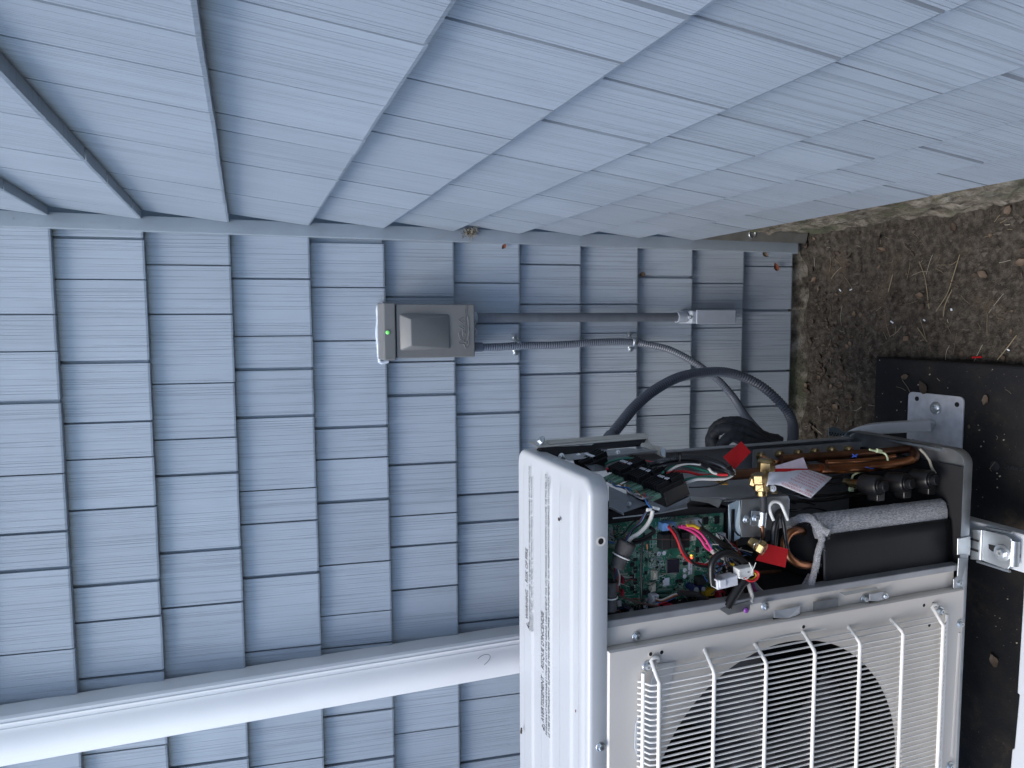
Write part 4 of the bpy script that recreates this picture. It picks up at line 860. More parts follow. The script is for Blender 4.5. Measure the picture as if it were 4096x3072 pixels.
# hatched silkscreen borders
s = MB()
for a, b in (((820, 1150), (860, 1085)), ((860, 1085), (1040, 1075)), ((1110, 1110), (1150, 1065)), ((1150, 1065), (1250, 1145)), ((640, 565), (720, 570)), ((365, 1230), (510, 1215)), ((510, 1215), (520, 500)), ((440, 1300), (545, 1390)), ((545, 1390), (530, 1480)), ((575, 1225), (580, 1500)), ((1240, 1230), (1350, 1360)), ((735, 470), (870, 455)), ((890, 140), (890, 60)), ((610, 440), (640, 570))):
    n_ = int(math.hypot(b[0] - a[0], b[1] - a[1]) / 12)
    for i in range(n_):
        t = i / n_; x, y = a[0] + (b[0] - a[0]) * t, a[1] + (b[1] - a[1]) * t; P = bp(x, y, .0002); s.box(P, (.0022, .0002, .0005), (Vector((.7, 0, .7)), Y_, Vector((-.7, 0, .7))))
tag(s.build('silkscreen_hatching', 'silk', pcb), kind='stuff')
# oval silkscreen pads
for (x, y, w_, h_) in ((255, 245, 50, 120), (940, 265, 110, 55), (1080, 255, 90, 50), (1210, 245, 80, 45), (820, 270, 80, 60), (1450, 815, 70, 70), (760, 430, 40, 180)):
    s = MB(); L = [bp(x + w_ / 2 * math.copysign(abs(math.cos(a)) ** .5, math.cos(a)), y + h_ / 2 * math.copysign(abs(math.sin(a)) ** .5, math.sin(a)), .0003) for a in [2 * math.pi * k / 24 for k in range(25)]]
    s.tube(L, .0003, 4); s.build('silkscreen_outline', 'silk', pcb)

# sheet-metal end of the box with its bracket (zC view)
plate('box_end', [(1890, -120, 1.135), (2070, -200, 1.125), (2075, 380, 1.12), (1950, 440, 1.13), (1890, 460, 1.135)], 'steel_teal', hp, .002, zB, .001)
plate('box_end_notch', [(1930, 150, 1.128), (1980, 160, 1.126), (1990, 270, 1.126), (2080, 350, 1.12), (2030, 345, 1.122), (1945, 240, 1.128)], 'hole_black', hp, .0008, zB)
br = plate('valve_bracket', [(245, 1105, 1.115), (930, 1040, 1.115), (955, 1100, 1.112), (942, 1500, 1.112), (600, 1555, 1.112), (590, 1640, 1.112), (250, 1655, 1.112), (215, 1480, 1.112)], 'galv', hp, .002, zC, .001)
plate('bracket_top', [(0, 1010, 1.22), (420, 975, 1.22), (760, 960, 1.20), (935, 1035, 1.117), (250, 1095, 1.117), (-20, 1120, 1.12)], 'galv_dark', hp, .002, zC, .001)
plate('caution_sticker', [(-560, 1010, 1.212), (300, 985, 1.212), (500, 1045, 1.14), (-300, 1100, 1.14)], 'sticker_grey', hp, .0006, zC)
clp = plate('pipe_clamp', [(395, 1265, 1.108), (615, 1280, 1.100), (605, 1505, 1.100), (490, 1490, 1.106), (370, 1475, 1.108)], 'galv', hp, .0015, zC, .0008)
for x, y in ((312, 1390), (450, 1372)): hexscrew(at(*zC(x, y), Y=1.107), -Y_, .0052, hp)
s = MB(); A = at(*zC(560, 1275), Y=1.104); B = at(*zC(545, 1505), Y=1.104); s.cyl(A, B, .0072, 18); s.build('clamp_barrel', 'zinc', clp, smooth=40)
plate('box_shelf', [(1330, 1060, 1.13), (1800, 1100, 1.13), (2290, 1085, 1.13), (2300, 700, 1.34), (1350, 690, 1.34), (1000, 740, 1.33), (1000, 930, 1.2)], 'sheet_grey', hp, .002, zA)
plate('shelf_lip', [(1330, 1045, 1.13), (1345, 1110, 1.125), (1600, 1145, 1.125), (1750, 1215, 1.125), (1810, 1100, 1.128)], 'galv', hp, .0015, zA, .0005)

# terminal blocks on their sloping bracket
ax_a, ax_w = Vector((0, -1, 0)), Vector((.33, 0, -.944)).normalized(); ax_n = ax_a.cross(ax_w); ax_n = ax_n if ax_n.x > 0 else -ax_n
def tblock(cx, cy, Y0, name='terminal_block', nfin=6, ln=.052):
    C = at(*zA(cx, cy), Y=Y0); s = MB(); s.box(C, (ln, .050, .016), (ax_a, ax_w, ax_n)); o = s.build(name, 'plastic_black', hp, bevel=.001)
    for i in range(nfin):
        s = MB(); c_ = C + ax_a * (ln * ((i + .5) / nfin - .5)) + ax_n * .010
        for wv in (-.016, .017): s.box(c_ + ax_w * wv, (.0022, .026, .014), (ax_a, ax_w, ax_n))
        s.build('fin', 'plastic_black', o, bevel=.0009)
    return o, C
for (x, y, Y0) in ((420, 670, 1.235), (690, 775, 1.195), (960, 890, 1.155)):
    o, C = tblock(x, y, Y0)
    for dx, tx in ((-.014, 'S3'), (-.001, 'S2'), (.015, 'S1')):
        s = MB(); q = C + ax_a * dx + ax_n * .0178; s.box(q, (.010, .0058, .001), (ax_a, ax_w, ax_n)); p_ = s.build('terminal_label', 'sticker', o)
        text(tx, .0055, q - ax_a * .0035 + ax_w * .002 + ax_n * .0007, ax_a, -ax_w, 'ink', o, 'print', width=.007)
    for k in range(3):
        q = C - ax_w * .034 + ax_a * (-.018 + .017 * k) - ax_n * .004; s = MB(); s.box(q, (.0125, .024, .009), (ax_a, ax_w, ax_n)); s.build('spade_cover', 'spade_green', o, bevel=.002)
o, C = tblock(-120, 560, 1.300, nfin=4, ln=.046)
s = MB(); s.box(C + ax_n * .0178, (.04, .006, .001), (ax_a, ax_w, ax_n)); s.build('terminal_label', 'sticker', o)
plate('block_end_plate', [(940, 1000, 1.128), (1275, 850, 1.128), (1330, 1020, 1.128), (990, 1190, 1.128)], 'plate_brown', hp, .002, zA, .0008)
plate('terminal_plate', [(130, 905, 1.20), (690, 1165, 1.118), (690, 1180, 1.118), (340, 1295, 1.112), (130, 1190, 1.14)], 'galv_dark', hp, .002, zA, .0006)
plate('terminal_plate_lip', [(130, 1195, 1.138), (340, 1298, 1.111), (350, 1335, 1.110), (120, 1225, 1.138)], 'galv', hp, .0015, zA, .0005)
plate('terminal_plate', [(710, 1095, 1.13), (985, 1215, 1.118), (1335, 1045, 1.12), (1330, 1130, 1.118), (1285, 1150, 1.116), (1290, 1215, 1.114), (900, 1290, 1.112), (700, 1160, 1.125)], 'galv_dark', hp, .002, zA, .0006)
plate('tray_lip', [(190, 1370, 1.113), (890, 1290, 1.113), (1290, 1212, 1.113), (1290, 1230, 1.112), (890, 1310, 1.112), (190, 1385, 1.112)], 'galv', hp, .0012, zA)
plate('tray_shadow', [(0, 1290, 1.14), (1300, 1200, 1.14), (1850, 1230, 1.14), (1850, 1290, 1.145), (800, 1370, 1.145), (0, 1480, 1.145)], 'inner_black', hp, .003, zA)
hexscrew(at(*zA(430, 1165), Y=1.125), Vector((.4, -.5, .75)), .003, hp)
# terminal wiring
for pts_, w_, m_ in (
    ([(0, 640, 1.29), (150, 540, 1.27), (400, 490, 1.25), (620, 540, 1.23), (760, 640, 1.2)], 42, 'w_green'), ([(90, 660, 1.27), (300, 590, 1.25), (560, 530, 1.23), (800, 560, 1.21)], 40, 'w_red'), ([(110, 690, 1.27), (350, 590, 1.24), (620, 540, 1.22), (800, 590, 1.2)], 38, 'w_black'),
    ([(760, 590, 1.20), (900, 545, 1.18), (1100, 500, 1.17), (1300, 480, 1.16), (1550, 500, 1.15), (1750, 570, 1.14), (1900, 660, 1.13), (1960, 720, 1.13)], 90, 'w_black'),
    ([(780, 640, 1.19), (1000, 590, 1.17), (1300, 545, 1.16), (1550, 590, 1.15), (1800, 660, 1.14), (1930, 720, 1.13)], 60, 'w_black'),
    ([(910, 720, 1.17), (1050, 610, 1.165), (1250, 600, 1.16), (1500, 660, 1.15), (1620, 700, 1.145), (1700, 740, 1.14)], 42, 'w_green'), ([(990, 700, 1.17), (1130, 610, 1.16), (1300, 570, 1.155), (1480, 580, 1.15)], 42, 'w_white'), ([(980, 720, 1.165), (1100, 690, 1.16), (1280, 690, 1.155), (1500, 740, 1.15), (1700, 735, 1.14), (1880, 735, 1.13)], 44, 'w_red'),
    ([(1210, 820, 1.15), (1400, 780, 1.145), (1650, 755, 1.14), (1850, 760, 1.135), (1940, 700, 1.13), (1900, 690, 1.13)], 46, 'w_green'), ([(1270, 850, 1.145), (1450, 800, 1.14), (1700, 800, 1.135), (1880, 790, 1.13), (1960, 730, 1.13), (1900, 690, 1.13)], 46, 'w_white'), ([(1230, 840, 1.15), (1430, 800, 1.145), (1700, 780, 1.14)], 36, 'w_red'),
    ([(1310, 920, 1.14), (1500, 915, 1.135), (1700, 890, 1.13), (1880, 810, 1.128), (1985, 740, 1.128), (1930, 660, 1.13)], 22, 'w_black'), ([(975, 740, 1.17), (960, 660, 1.165), (1060, 590, 1.16), (1250, 555, 1.155), (1450, 570, 1.15), (1620, 650, 1.145), (1850, 700, 1.135)], 26, 'w_black'), ([(1600, 640, 1.142), (1660, 700, 1.14), (1720, 720, 1.138)], 40, 'w_white'), ([(1900, 690, 1.13), (1975, 660, 1.128), (1990, 730, 1.127)], 22, 'w_white')):
    wire('wire', zA, pts_, 1.15, w_, m_)
plate('cable_tie_head', [(1140, 400, 1.15), (1200, 400, 1.15), (1205, 470, 1.15), (1140, 450, 1.15)], 'plastic_black', hp, .006, zA, .001); wire('cable_tie', zA, [(1180, 440), (1185, 500), (1170, 550)], 1.14, 24, 'plastic_black'); plate('cable_tie_head', [(1860, 620, 1.125), (1940, 600, 1.125), (1950, 650, 1.125), (1880, 670, 1.125)], 'plastic_black', hp, .008, zA, .001)
text('E52525 (UL)  TC-ER-JP  THHN OR THWN CDRS', .0045, at(*zA(840, 528), Y=1.165), at(*zA(1500, 480), Y=1.165) - at(*zA(840, 528), Y=1.165), at(*zA(840, 470), Y=1.165) - at(*zA(840, 528), Y=1.165), 'ink_grey', hp, 'cable_print', width=.11)
# blue / grey leads from the spade covers
for pts_, w_, m_ in (([(180, 800, 1.23), (200, 890, 1.21), (350, 930, 1.19), (470, 1010, 1.16), (600, 1080, 1.13)], 26, 'w_grey'), ([(160, 830, 1.23), (230, 900, 1.2), (420, 930, 1.17), (440, 980, 1.16)], 24, 'w_blue'), ([(240, 850, 1.22), (330, 890, 1.2), (440, 900, 1.18)], 16, 'w_orange'), ([(370, 880, 1.19), (370, 930, 1.18), (450, 1010, 1.15), (560, 1020, 1.14), (640, 1070, 1.13)], 18, 'w_white'), ([(520, 960, 1.16), (580, 1020, 1.14), (620, 1050, 1.13)], 16, 'w_orange'), ([(650, 1005, 1.14), (660, 1050, 1.13), (690, 1070, 1.12)], 24, 'w_red'), ([(690, 1030, 1.14), (670, 1090, 1.12), (700, 1160, 1.11), (760, 1230, 1.10)], 26, 'w_blue'), ([(790, 1060, 1.13), (700, 1070, 1.12), (590, 1080, 1.125), (440, 980, 1.15)], 24, 'w_grey'), ([(770, 1070, 1.13), (720, 1120, 1.12), (730, 1180, 1.11), (770, 1260, 1.10)], 24, 'w_grey')):
    wire('wire', zA, pts_, 1.15, w_, m_)
# the bundle that drops to the grey sleeve
for k, (m_, w_) in enumerate((('w_black', 26), ('w_white', 22), ('w_blue', 30), ('w_blue', 26), ('w_brown', 20), ('w_orange', 22))):
    d = k * 13; wire('wire', zB, [(760 - d * .3, -60), (690 - d * .5, 20), (560 - d * .8 + 60, 150), (470 - d * .3 + 20, 260), (430 - d, 390), (370 - d * .5, 490), (300, 600)], 1.105 + .002 * k, w_, m_)
wire('printed_cable', zB, [(775, -30), (755, 70), (690, 190), (580, 300), (470, 370), (420, 430)], 1.098, 62, 'w_white'); plate('cable_tie_head', [(700, -60, 1.09), (780, -60, 1.09), (760, -20, 1.09), (690, -10, 1.09)], 'nylon', hp, .004, zB, .001); plate('nylon_clip', [(780, -90, 1.1), (890, -70, 1.1), (880, -30, 1.1), (790, -40, 1.1)], 'nylon', hp, .008, zB, .001)
def sleeve(a, b, r0, r1, Y):
    A = at(*zB(*a), Y=Y); B = at(*zB(*b), Y=Y); t = (B - A); r0 *= .27125 / ppm(A); r1 *= .27125 / ppm(A); s = MB(); n_ = 10; L = []
    u = t.normalized().orthogonal().normalized(); v = t.normalized().cross(u)
    for i in range(n_ + 1):
        f = i / n_; r = (r0 + (r1 - r0) * f) * (1 - .13 * math.exp(-((f - .55) / .08) ** 2))
        L.append([A + t * f + (u * math.cos(x) + v * math.sin(x)) * r * (1 + .05 * noise.noise((math.cos(x) * 2, math.sin(x) * 2, f * 4))) for x in [2 * math.pi * k / 22 for k in range(22)]])
    s.loops(L, True); o = s.build('sleeve', 'sleeve', hp, smooth=60, fix=False); m_ = o.modifiers.new('s', 'SOLIDIFY'); m_.thickness = .002
    mid_ = A + t * .55; s = MB(); ring_ = [mid_ + (u * math.cos(x) + v * math.sin(x)) * r0 * .93 for x in [2 * math.pi * k / 26 for k in range(27)]]; s.tube(ring_, .0012, 6); s.build('cable_tie', 'nylon', o)
sleeve((400, 430), (240, 820), 145, 100, 1.098); sleeve((150, 1010), (160, 1440), 110, 90, 1.10)
for pts_, Y, w_, m_ in (
    ([(1010, 205), (1085, 300), (1150, 420), (1200, 560), (1290, 690), (1400, 750), (1560, 770), (1700, 755), (1870, 770), (2000, 830)], 1.125, 46, 'w_red'), ([(1075, 205), (1140, 310), (1190, 440), (1240, 560), (1330, 690), (1420, 770), (1560, 800), (1640, 790)], 1.122, 44, 'w_black'),
    ([(1150, 205), (1280, 245), (1400, 310), (1490, 400), (1560, 510), (1640, 575)], 1.125, 40, 'w_pink'), ([(1205, 200), (1350, 225), (1480, 300), (1560, 400), (1620, 500), (1660, 570)], 1.122, 40, 'w_pink'), ([(1280, 195), (1370, 190), (1430, 215), (1490, 245)], 1.12, 50, 'w_yellow'),
    ([(1480, 235), (1600, 310), (1750, 420), (1900, 530), (2050, 640), (2180, 770)], 1.115, 72, 'w_black'), ([(1450, 120), (1510, 200), (1580, 300), (1700, 420), (1850, 560)], 1.118, 24, 'w_black'), ([(1650, 570), (1720, 620), (1800, 660), (1880, 700)], 1.118, 66, 'w_white'),
    ([(1830, 350), (1900, 430), (1990, 540), (2080, 640)], 1.12, 14, 'w_white'), ([(1820, 360), (1880, 450), (1960, 540), (2040, 640)], 1.12, 14, 'w_brown'), ([(1900, 430), (2000, 500), (2060, 590), (2100, 660)], 1.12, 16, 'w_red'),
    ([(1650, 1030), (1640, 900), (1650, 760), (1720, 650), (1850, 600), (2000, 640), (2120, 720), (2230, 800)], 1.095, 110, 'w_black'), ([(1840, 640), (1850, 720), (1920, 800), (2010, 870)], 1.10, 26, 'w_black'), ([(1870, 640), (1890, 740), (1960, 820), (2030, 850)], 1.098, 26, 'w_black'),
    ([(690, 405), (850, 395), (1000, 395), (1180, 405), (1330, 395)], 1.125, 16, 'w_brown'), ([(655, 300), (630, 450), (612, 650), (605, 850), (612, 1100), (620, 1350), (625, 1520)], 1.12, 30, 'w_black'), ([(470, 420), (600, 400), (720, 340), (800, 280), (740, 220)], 1.115, 60, 'w_black'), ([(480, 470), (620, 430), (760, 370)], 1.11, 34, 'w_black'),
    ([(260, 1215), (450, 1290), (650, 1345), (850, 1390), (1000, 1430), (1090, 1455)], 1.115, 34, 'w_brown'),
    ([(825, 1270), (900, 1290), (1000, 1250), (1100, 1205), (1200, 1195)], 1.122, 22, 'w_white'), ([(825, 1285), (900, 1300), (1010, 1265), (1110, 1220), (1200, 1205)], 1.122, 20, 'w_orange'), ([(825, 1305), (920, 1315), (1020, 1280), (1110, 1240), (1200, 1215)], 1.122, 20, 'w_brown'), ([(825, 1325), (930, 1325), (1030, 1290), (1110, 1250)], 1.122, 18, 'w_blue'), ([(850, 1375), (890, 1345), (980, 1320)], 1.12, 18, 'w_red'),
    ([(1160, 1185), (1300, 1190), (1420, 1210), (1530, 1260), (1650, 1330), (1770, 1390), (1840, 1410)], 1.11, 84, 'w_black'), ([(870, 1420), (868, 1500), (885, 1540)], 1.115, 60, 'conn_red'), ([(885, 1500), (880, 1545), (870, 1580)], 1.11, 80, 'nylon'),
    ([(215, 820), (235, 900), (255, 1030), (262, 1160)], 1.115, 30, 'w_red'), ([(240, 830), (240, 930), (230, 1030)], 1.112, 24, 'w_blue'), ([(255, 830), (270, 920), (268, 1040)], 1.112, 22, 'w_orange'), ([(265, 840), (290, 930), (285, 1060), (268, 1070)], 1.11, 22, 'w_white'), ([(130, 780), (200, 900), (225, 1080), (235, 1260), (200, 1380), (130, 1420)], 1.095, 26, 'w_black'), ([(120, 800), (185, 920), (215, 1100), (220, 1260)], 1.093, 20, 'w_black'), ([(300, 340), (380, 280), (450, 180), (560, 100)], 1.12, 20, 'w_black'), ([(130, 430), (200, 450)], 1.13, 30, 'w_blue'),
    ([(1740, 1000), (1760, 880), (1750, 800)], 1.12, 14, 'w_brown'), ([(1700, 1000), (1850, 900), (1920, 840)], 1.11, 14, 'w_brown'), ([(1640, 1210), (1700, 1160), (1730, 1110)], 1.12, 26, 'w_brown'), ([(1830, 1110), (1870, 1200), (1880, 1320)], 1.12, 24, 'w_black'), ([(1800, 1180), (1830, 1280), (1860, 1330)], 1.12, 24, 'w_black')):
    wire('wire', zB, pts_, Y, w_, m_)
# floating plugs and the taped branch below them
s = MB(); A = at(*zN(870, 325), Y=1.090); axp = (at(*zN(1095, 300), Y=1.09) - at(*zN(680, 400), Y=1.09)).normalized(); ax3 = Vector((0, -1, 0)); ax2 = axp.cross(ax3).normalized()
s.box(A, (.044, .018, .022), (axp, ax2, ax3)); s.box(A - axp * .012 + ax2 * -.002, (.014, .014, .028), (axp, ax2, ax3)); pg = s.build('plug', 'conn_white', hp, bevel=.0012); s = MB(); s.box(A - axp * .0215, (.004, .012, .012), (axp, ax2, ax3)); s.build('plug_mouth', 'hole_black', pg)
s = MB(); A = at(*zN(1210, 150), Y=1.085); s.box(A, (.032, .018, .018), (axp, ax2, ax3)); s.box(A + ax2 * .009, (.02, .004, .012), (axp, ax2, ax3)); pg2 = s.build('plug', 'nylon', hp, bevel=.0012); s = MB(); s.box(A + ax3 * .0092 + axp * .004, (.004, .003, .001), (axp, ax2, ax3)); s.build('plug_window', 'smd_grey', pg2)
wire('taped_branch', zN, [(930, 780, 1.085), (1010, 640, 1.085), (1100, 500, 1.085), (1180, 380, 1.085), (1270, 300, 1.085)], 1.085, 170, 'w_black', s_=.22604); wire('taped_branch', zN, [(930, 800, 1.084), (1000, 690, 1.083), (1060, 590, 1.083)], 1.085, 90, 'w_black', s_=.22604)
for pts_, w_, m_ in (([(1230, 255, 1.08), (1300, 320, 1.078), (1400, 320, 1.077), (1470, 250, 1.077), (1465, 170, 1.078), (1370, 130, 1.08)], 44, 'w_red'), ([(1260, 280, 1.085), (1340, 300, 1.083), (1420, 260, 1.082), (1430, 200, 1.082), (1370, 165, 1.084)], 34, 'w_yellow'), ([(1075, 205, 1.09), (1080, 270, 1.09)], 40, 'w_yellow'), ([(960, 10, 1.10), (1000, 40, 1.10), (1040, 30, 1.10)], 50, 'w_yellow'), ([(1300, 370, 1.10), (1330, 480, 1.095), (1360, 580, 1.09), (1345, 700, 1.085)], 80, 'w_white'), ([(1390, 330, 1.12), (1450, 450, 1.115), (1560, 540, 1.11), (1680, 580, 1.105), (1850, 640, 1.10), (2050, 620, 1.10), (2250, 560, 1.10)], 66, 'w_grey'), ([(1360, 340, 1.118), (1420, 490, 1.113), (1520, 600, 1.108), (1650, 660, 1.102), (1760, 680, 1.10), (1950, 650, 1.10), (2300, 600, 1.10)], 52, 'w_purple'), ([(1400, 330, 1.122), (1480, 440, 1.118), (1600, 530, 1.112), (1800, 590, 1.105), (2050, 640, 1.10)], 40, 'w_white')):
    wire('wire', zN, pts_, 1.09, w_, m_, s_=.22604)
for pts_ in ([(1310, 0), (1350, 80), (1380, 150), (1340, 230), (1240, 290)], [(1430, 0), (1400, 80), (1370, 150), (1360, 200)], [(1100, 230), (1200, 290), (1270, 290), (1320, 240)]): wire('cable_tie', zN, pts_, 1.074, 16, 'nylon', s_=.22604, seg=5)
for x in (1775, 1850): wire('cable_tie', zN, [(x - 5, 700, 1.115), (x - 5, 600, 1.10), (x + 20, 550, 1.10), (x + 45, 600, 1.10), (x + 40, 700, 1.115)], 1.085, 30, 'plastic_black', s_=.22604, seg=5)

# refrigerant side: copper, brass, valves (zC / zE views)
for name, pts_, w_, m_ in (
    ('pipe', [(-150, 760, 1.208), (300, 730, 1.208), (800, 680, 1.208), (1300, 640, 1.208), (1800, 610, 1.208), (2300, 580, 1.208), (2700, 530, 1.198), (2790, 500, 1.198), (2800, 420, 1.208), (2720, 360, 1.228), (2400, 390, 1.238), (1900, 430, 1.238), (1300, 470, 1.248), (830, 500, 1.258)], 125, 'copper_dull'),
    ('pipe', [(1500, 545, 1.178), (1900, 530, 1.178), (2300, 490, 1.178), (2500, 460, 1.178)], 62, 'copper'), ('pipe', [(1390, 660, 1.200), (1700, 645, 1.200), (2200, 610, 1.200), (2600, 565, 1.193), (2760, 515, 1.188)], 140, 'copper'), ('pipe', [(0, 690, 1.238), (300, 675, 1.238), (540, 650, 1.238)], 60, 'copper_dull'), ('pipe', [(560, 470, 1.268), (680, 520, 1.248), (790, 560, 1.228)], 60, 'copper'),
    ('pipe', [(545, 1480, 1.10), (555, 1580, 1.10), (545, 1680, 1.105), (500, 1760, 1.12)], 52, 'copper_dull')): wire(name, zC, pts_, 1.188, w_, m_, seg=14)
s = MB(); P = at(*zC(1420, 640), Y=1.2); q = at(*zC(1430, 640), Y=1.2) - P; s.cyl(P, P + q.normalized() * .012, .0108, 20); s.build('pipe_collar', 'copper_dull', hp, smooth=40)
for x, y, x2, y2 in ((1880, 430, 1940, 470), (1880, 470, 1950, 430), (2080, 620, 2200, 640)): wire('marker_stroke', zC, [(x, y, 1.178), ((x + x2) / 2, (y + y2) / 2 + 8, 1.178), (x2, y2, 1.178)], 1.178, 18, 'ink_blue', seg=5, n=3)
# stop valve: hex cap and stem
def hexa(zf, x, y, Y, ax, r, h, mat, name, par=None, seg=6, prof=None):
    P = at(*zf(x, y), Y=Y); s = MB(); s.lathe(P, ax, prof or [(0, r * .9), (h * .1, r), (h * .9, r), (h, r * .88)], seg); return s.build(name, mat, par or hp, bevel=.0006)
dl = Vector((-1, 0, 0))
hexa(zC, 610, 535, 1.15, dl, .0175, .020, 'brass', 'valve_cap'); hexa(zC, 600, 640, 1.15, dl, .0115, .030, 'brass', 'valve_stem', seg=18); P = at(*zC(610, 528), Y=1.15); s = MB(); s.lathe(P, X_, [(-.001, .0165), (.002, .015), (.0045, .009)], 20); s.build('valve_dome', 'brass', hp, smooth=60)
wire('marker_stroke', zC, [(560, 515, 1.147), (620, 540, 1.144), (650, 530, 1.146)], 1.145, 14, 'ink_purple', seg=5)
hexa(zC, 375, 815, 1.12, Vector((-.2, -.6, -.6)), .0125, .018, 'brass', 'flare_nut', seg=6); wire('elbow', zC, [(380, 815, 1.125), (470, 820, 1.125), (560, 800, 1.13), (590, 700, 1.14)], 1.12, 90, 'brass', seg=14)
hexa(zC, 495, 720, 1.105, Vector((-1, 0, -.12)), .0145, .018, 'brass', 'flare_nut'); hexa(zC, 515, 855, 1.103, Vector((-1, 0, -.12)), .0135, .014, 'brass', 'flare_nut'); hexa(zC, 540, 950, 1.102, Vector((-1, 0, -.10)), .0098, .012, 'brass', 'ferrule', seg=18)
wire('hose', zC, [(560, 1020, 1.102), (570, 1150, 1.102), (568, 1285, 1.102)], 1.102, 108, 'black_rubber', seg=16)
wire('wire', zC, [(510, 850, 1.09), (580, 845, 1.088), (600, 880, 1.09), (500, 950, 1.088), (430, 990, 1.085)], 1.09, 8, 'brass', seg=4)
plate('valve_tab', [(590, 930, 1.10), (700, 915, 1.10), (770, 955, 1.10), (770, 1010, 1.10), (690, 1015, 1.10), (590, 955, 1.10)], 'brass', hp, .004, zC, .001); hexscrew(at(*zC(705, 938), Y=1.098), Vector((.3, -.6, .7)), .0045, hp)
plate('brass_tab', [(1650, 800, 1.15), (1880, 815, 1.15), (1900, 880, 1.145), (1800, 880, 1.145)], 'brass', hp, .003, zA, .001)
# white clip loop and the black cables through it
wire('clip', zC, [(715, 1400, 1.10), (670, 1290, 1.10), (655, 1200, 1.10), (700, 1140, 1.10), (760, 1130, 1.10), (820, 1160, 1.10), (870, 1260, 1.10), (925, 1400, 1.10)], 1.10, 50, 'nylon', seg=12)
wire('cable', zC, [(790, 1180, 1.13), (790, 1300, 1.11), (750, 1420, 1.10), (720, 1560, 1.10), (710, 1700, 1.10), (720, 1780, 1.11)], 1.10, 86, 'w_black', seg=12); wire('cable', zC, [(800, 1200, 1.12), (840, 1350, 1.105), (870, 1500, 1.10), (890, 1660, 1.10), (910, 1780, 1.10), (925, 1850, 1.10)], 1.10, 60, 'w_black', seg=12); wire('cable', zC, [(770, 1250, 1.12), (770, 1450, 1.11), (755, 1640, 1.105), (745, 1760, 1.105)], 1.10, 60, 'w_black', seg=12)
# solenoid coils
for x, y, Yv in ((460, 712, 1.125), (682, 690, 1.128), (885, 662, 1.130)):
    P = at(*zE(x, y), Y=Yv); axv = Vector((.10, -1, -.12)).normalized(); s = MB(); s.lathe(P - axv * .042, axv, [(0, .0185), (.002, .0205), (.038, .0205), (.042, .0190), (.042, .0135), (.0445, .0130)], 28); o = s.build('valve_coil', 'plastic_black', hp, smooth=40)
    s = MB(); s.lathe(P + axv * .002, axv, [(0, .0105), (.009, .0105), (.0105, .0092)], 20); s.build('coil_cap', 'plastic_black', o, smooth=40)
    s = MB(); s.box(P - axv * .02 + Vector((-.022, -.002, -.010)), (.022, .026, .020), (X_, axv, Z_)); s.build('coil_lug', 'plastic_black', o, bevel=.002)
    s = MB(); s.cyl(P - axv * .05 + Z_ * .0, P - axv * .085, .008, 14); s.build('valve_body', 'brass', o, smooth=40)
for pts_, w_ in (([(370, 410, 1.17), (430, 425, 1.17), (490, 440, 1.165), (515, 470, 1.16), (520, 500, 1.16)], 18), ([(220, 660, 1.2), (235, 625, 1.2), (280, 600, 1.2), (330, 590, 1.21)], 18)): wire('cable_tie', zE, pts_, 1.22, w_, 'tie_lime', s_=.48213, seg=6)
plate('cable_tie_head', [(440, 405, 1.165), (480, 415, 1.165), (475, 445, 1.165), (435, 438, 1.165)], 'tie_lime', hp, .006, zE, .001); plate('cable_tie_head', [(210, 725, 1.19), (243, 728, 1.19), (240, 762, 1.19), (208, 760, 1.19)], 'tie_lime', hp, .006, zE, .001)
wire('thin_wire', zE, [(240, 740, 1.185), (290, 715, 1.18), (320, 690, 1.18)], 1.18, 7, 'brass', s_=.48213, seg=5)
for pts_, w_ in (([(-200, 800), (0, 790), (200, 760), (330, 700)], 26), ([(-300, 840), (0, 830), (250, 790), (400, 790)], 30), ([(0, 700), (200, 690), (300, 660)], 24), ([(-300, 720), (-100, 700), (150, 620)], 22)): wire('cable', zE, pts_, 1.20, w_, 'w_black', s_=.48213)
# rope end, inner skin of the pan
wire('rope', zE, [(785, 405, 1.16), (830, 450, 1.155), (865, 500, 1.15), (885, 560, 1.145), (915, 610, 1.14)], 1.2, 22, 'straw_pale', s_=.48213, seg=7)
q = [at(*zE(x, y), Y=Y) for x, y, Y in ((390, 308, 1.36), (975, 415, 1.10), (975, 437, 1.10), (390, 325, 1.36))]; s = MB(); s.tube([q[0], q[1]], .0042, 6); s.build('side_rail', 'galv', hp)

# compressor: black jacket over grey felt
def jp(x, y, Y, zf=zD): return at(*zf(x, y), Y=Y)
pr0 = jp(1430, 400, 1.115); pr1 = at(*zE(1125, 972), Y=1.115); jx = (pr0.x + pr1.x) / 2
zt = pr0.z; zb = ZB + .012
plan = [(jx + .001, 1.1175), (jx - .001, 1.1135), (jx - .02, 1.1115), (jx - .05, 1.1090), (jx - .09, 1.1075), (jx - .118, 1.1085), (jx - .125, 1.13)]
s = MB(); L = []
for z_, k in ((zb, 0), (zb + .02, 0), (zb + .15, .001), (zt - .05, .0005), (zt - .004, 0), (zt, .002)): L.append([Vector((x, y + k, z_)) for x, y in plan])
s.loops(L, False); o = s.build('compressor_jacket', 'jacket_black', hp, smooth=60, fix=False); m_ = o.modifiers.new('s', 'SOLIDIFY'); m_.thickness = .004; m_.offset = -1 if True else 1
s = MB()
for i in range(46):
    z_ = zb + .012 + i * (zt - zb - .02) / 46; s.box((jx - .016, 1.1112, z_), (.0007, .0008, .0052))
tag(s.build('stitching', 'hole_black', o), kind='stuff')
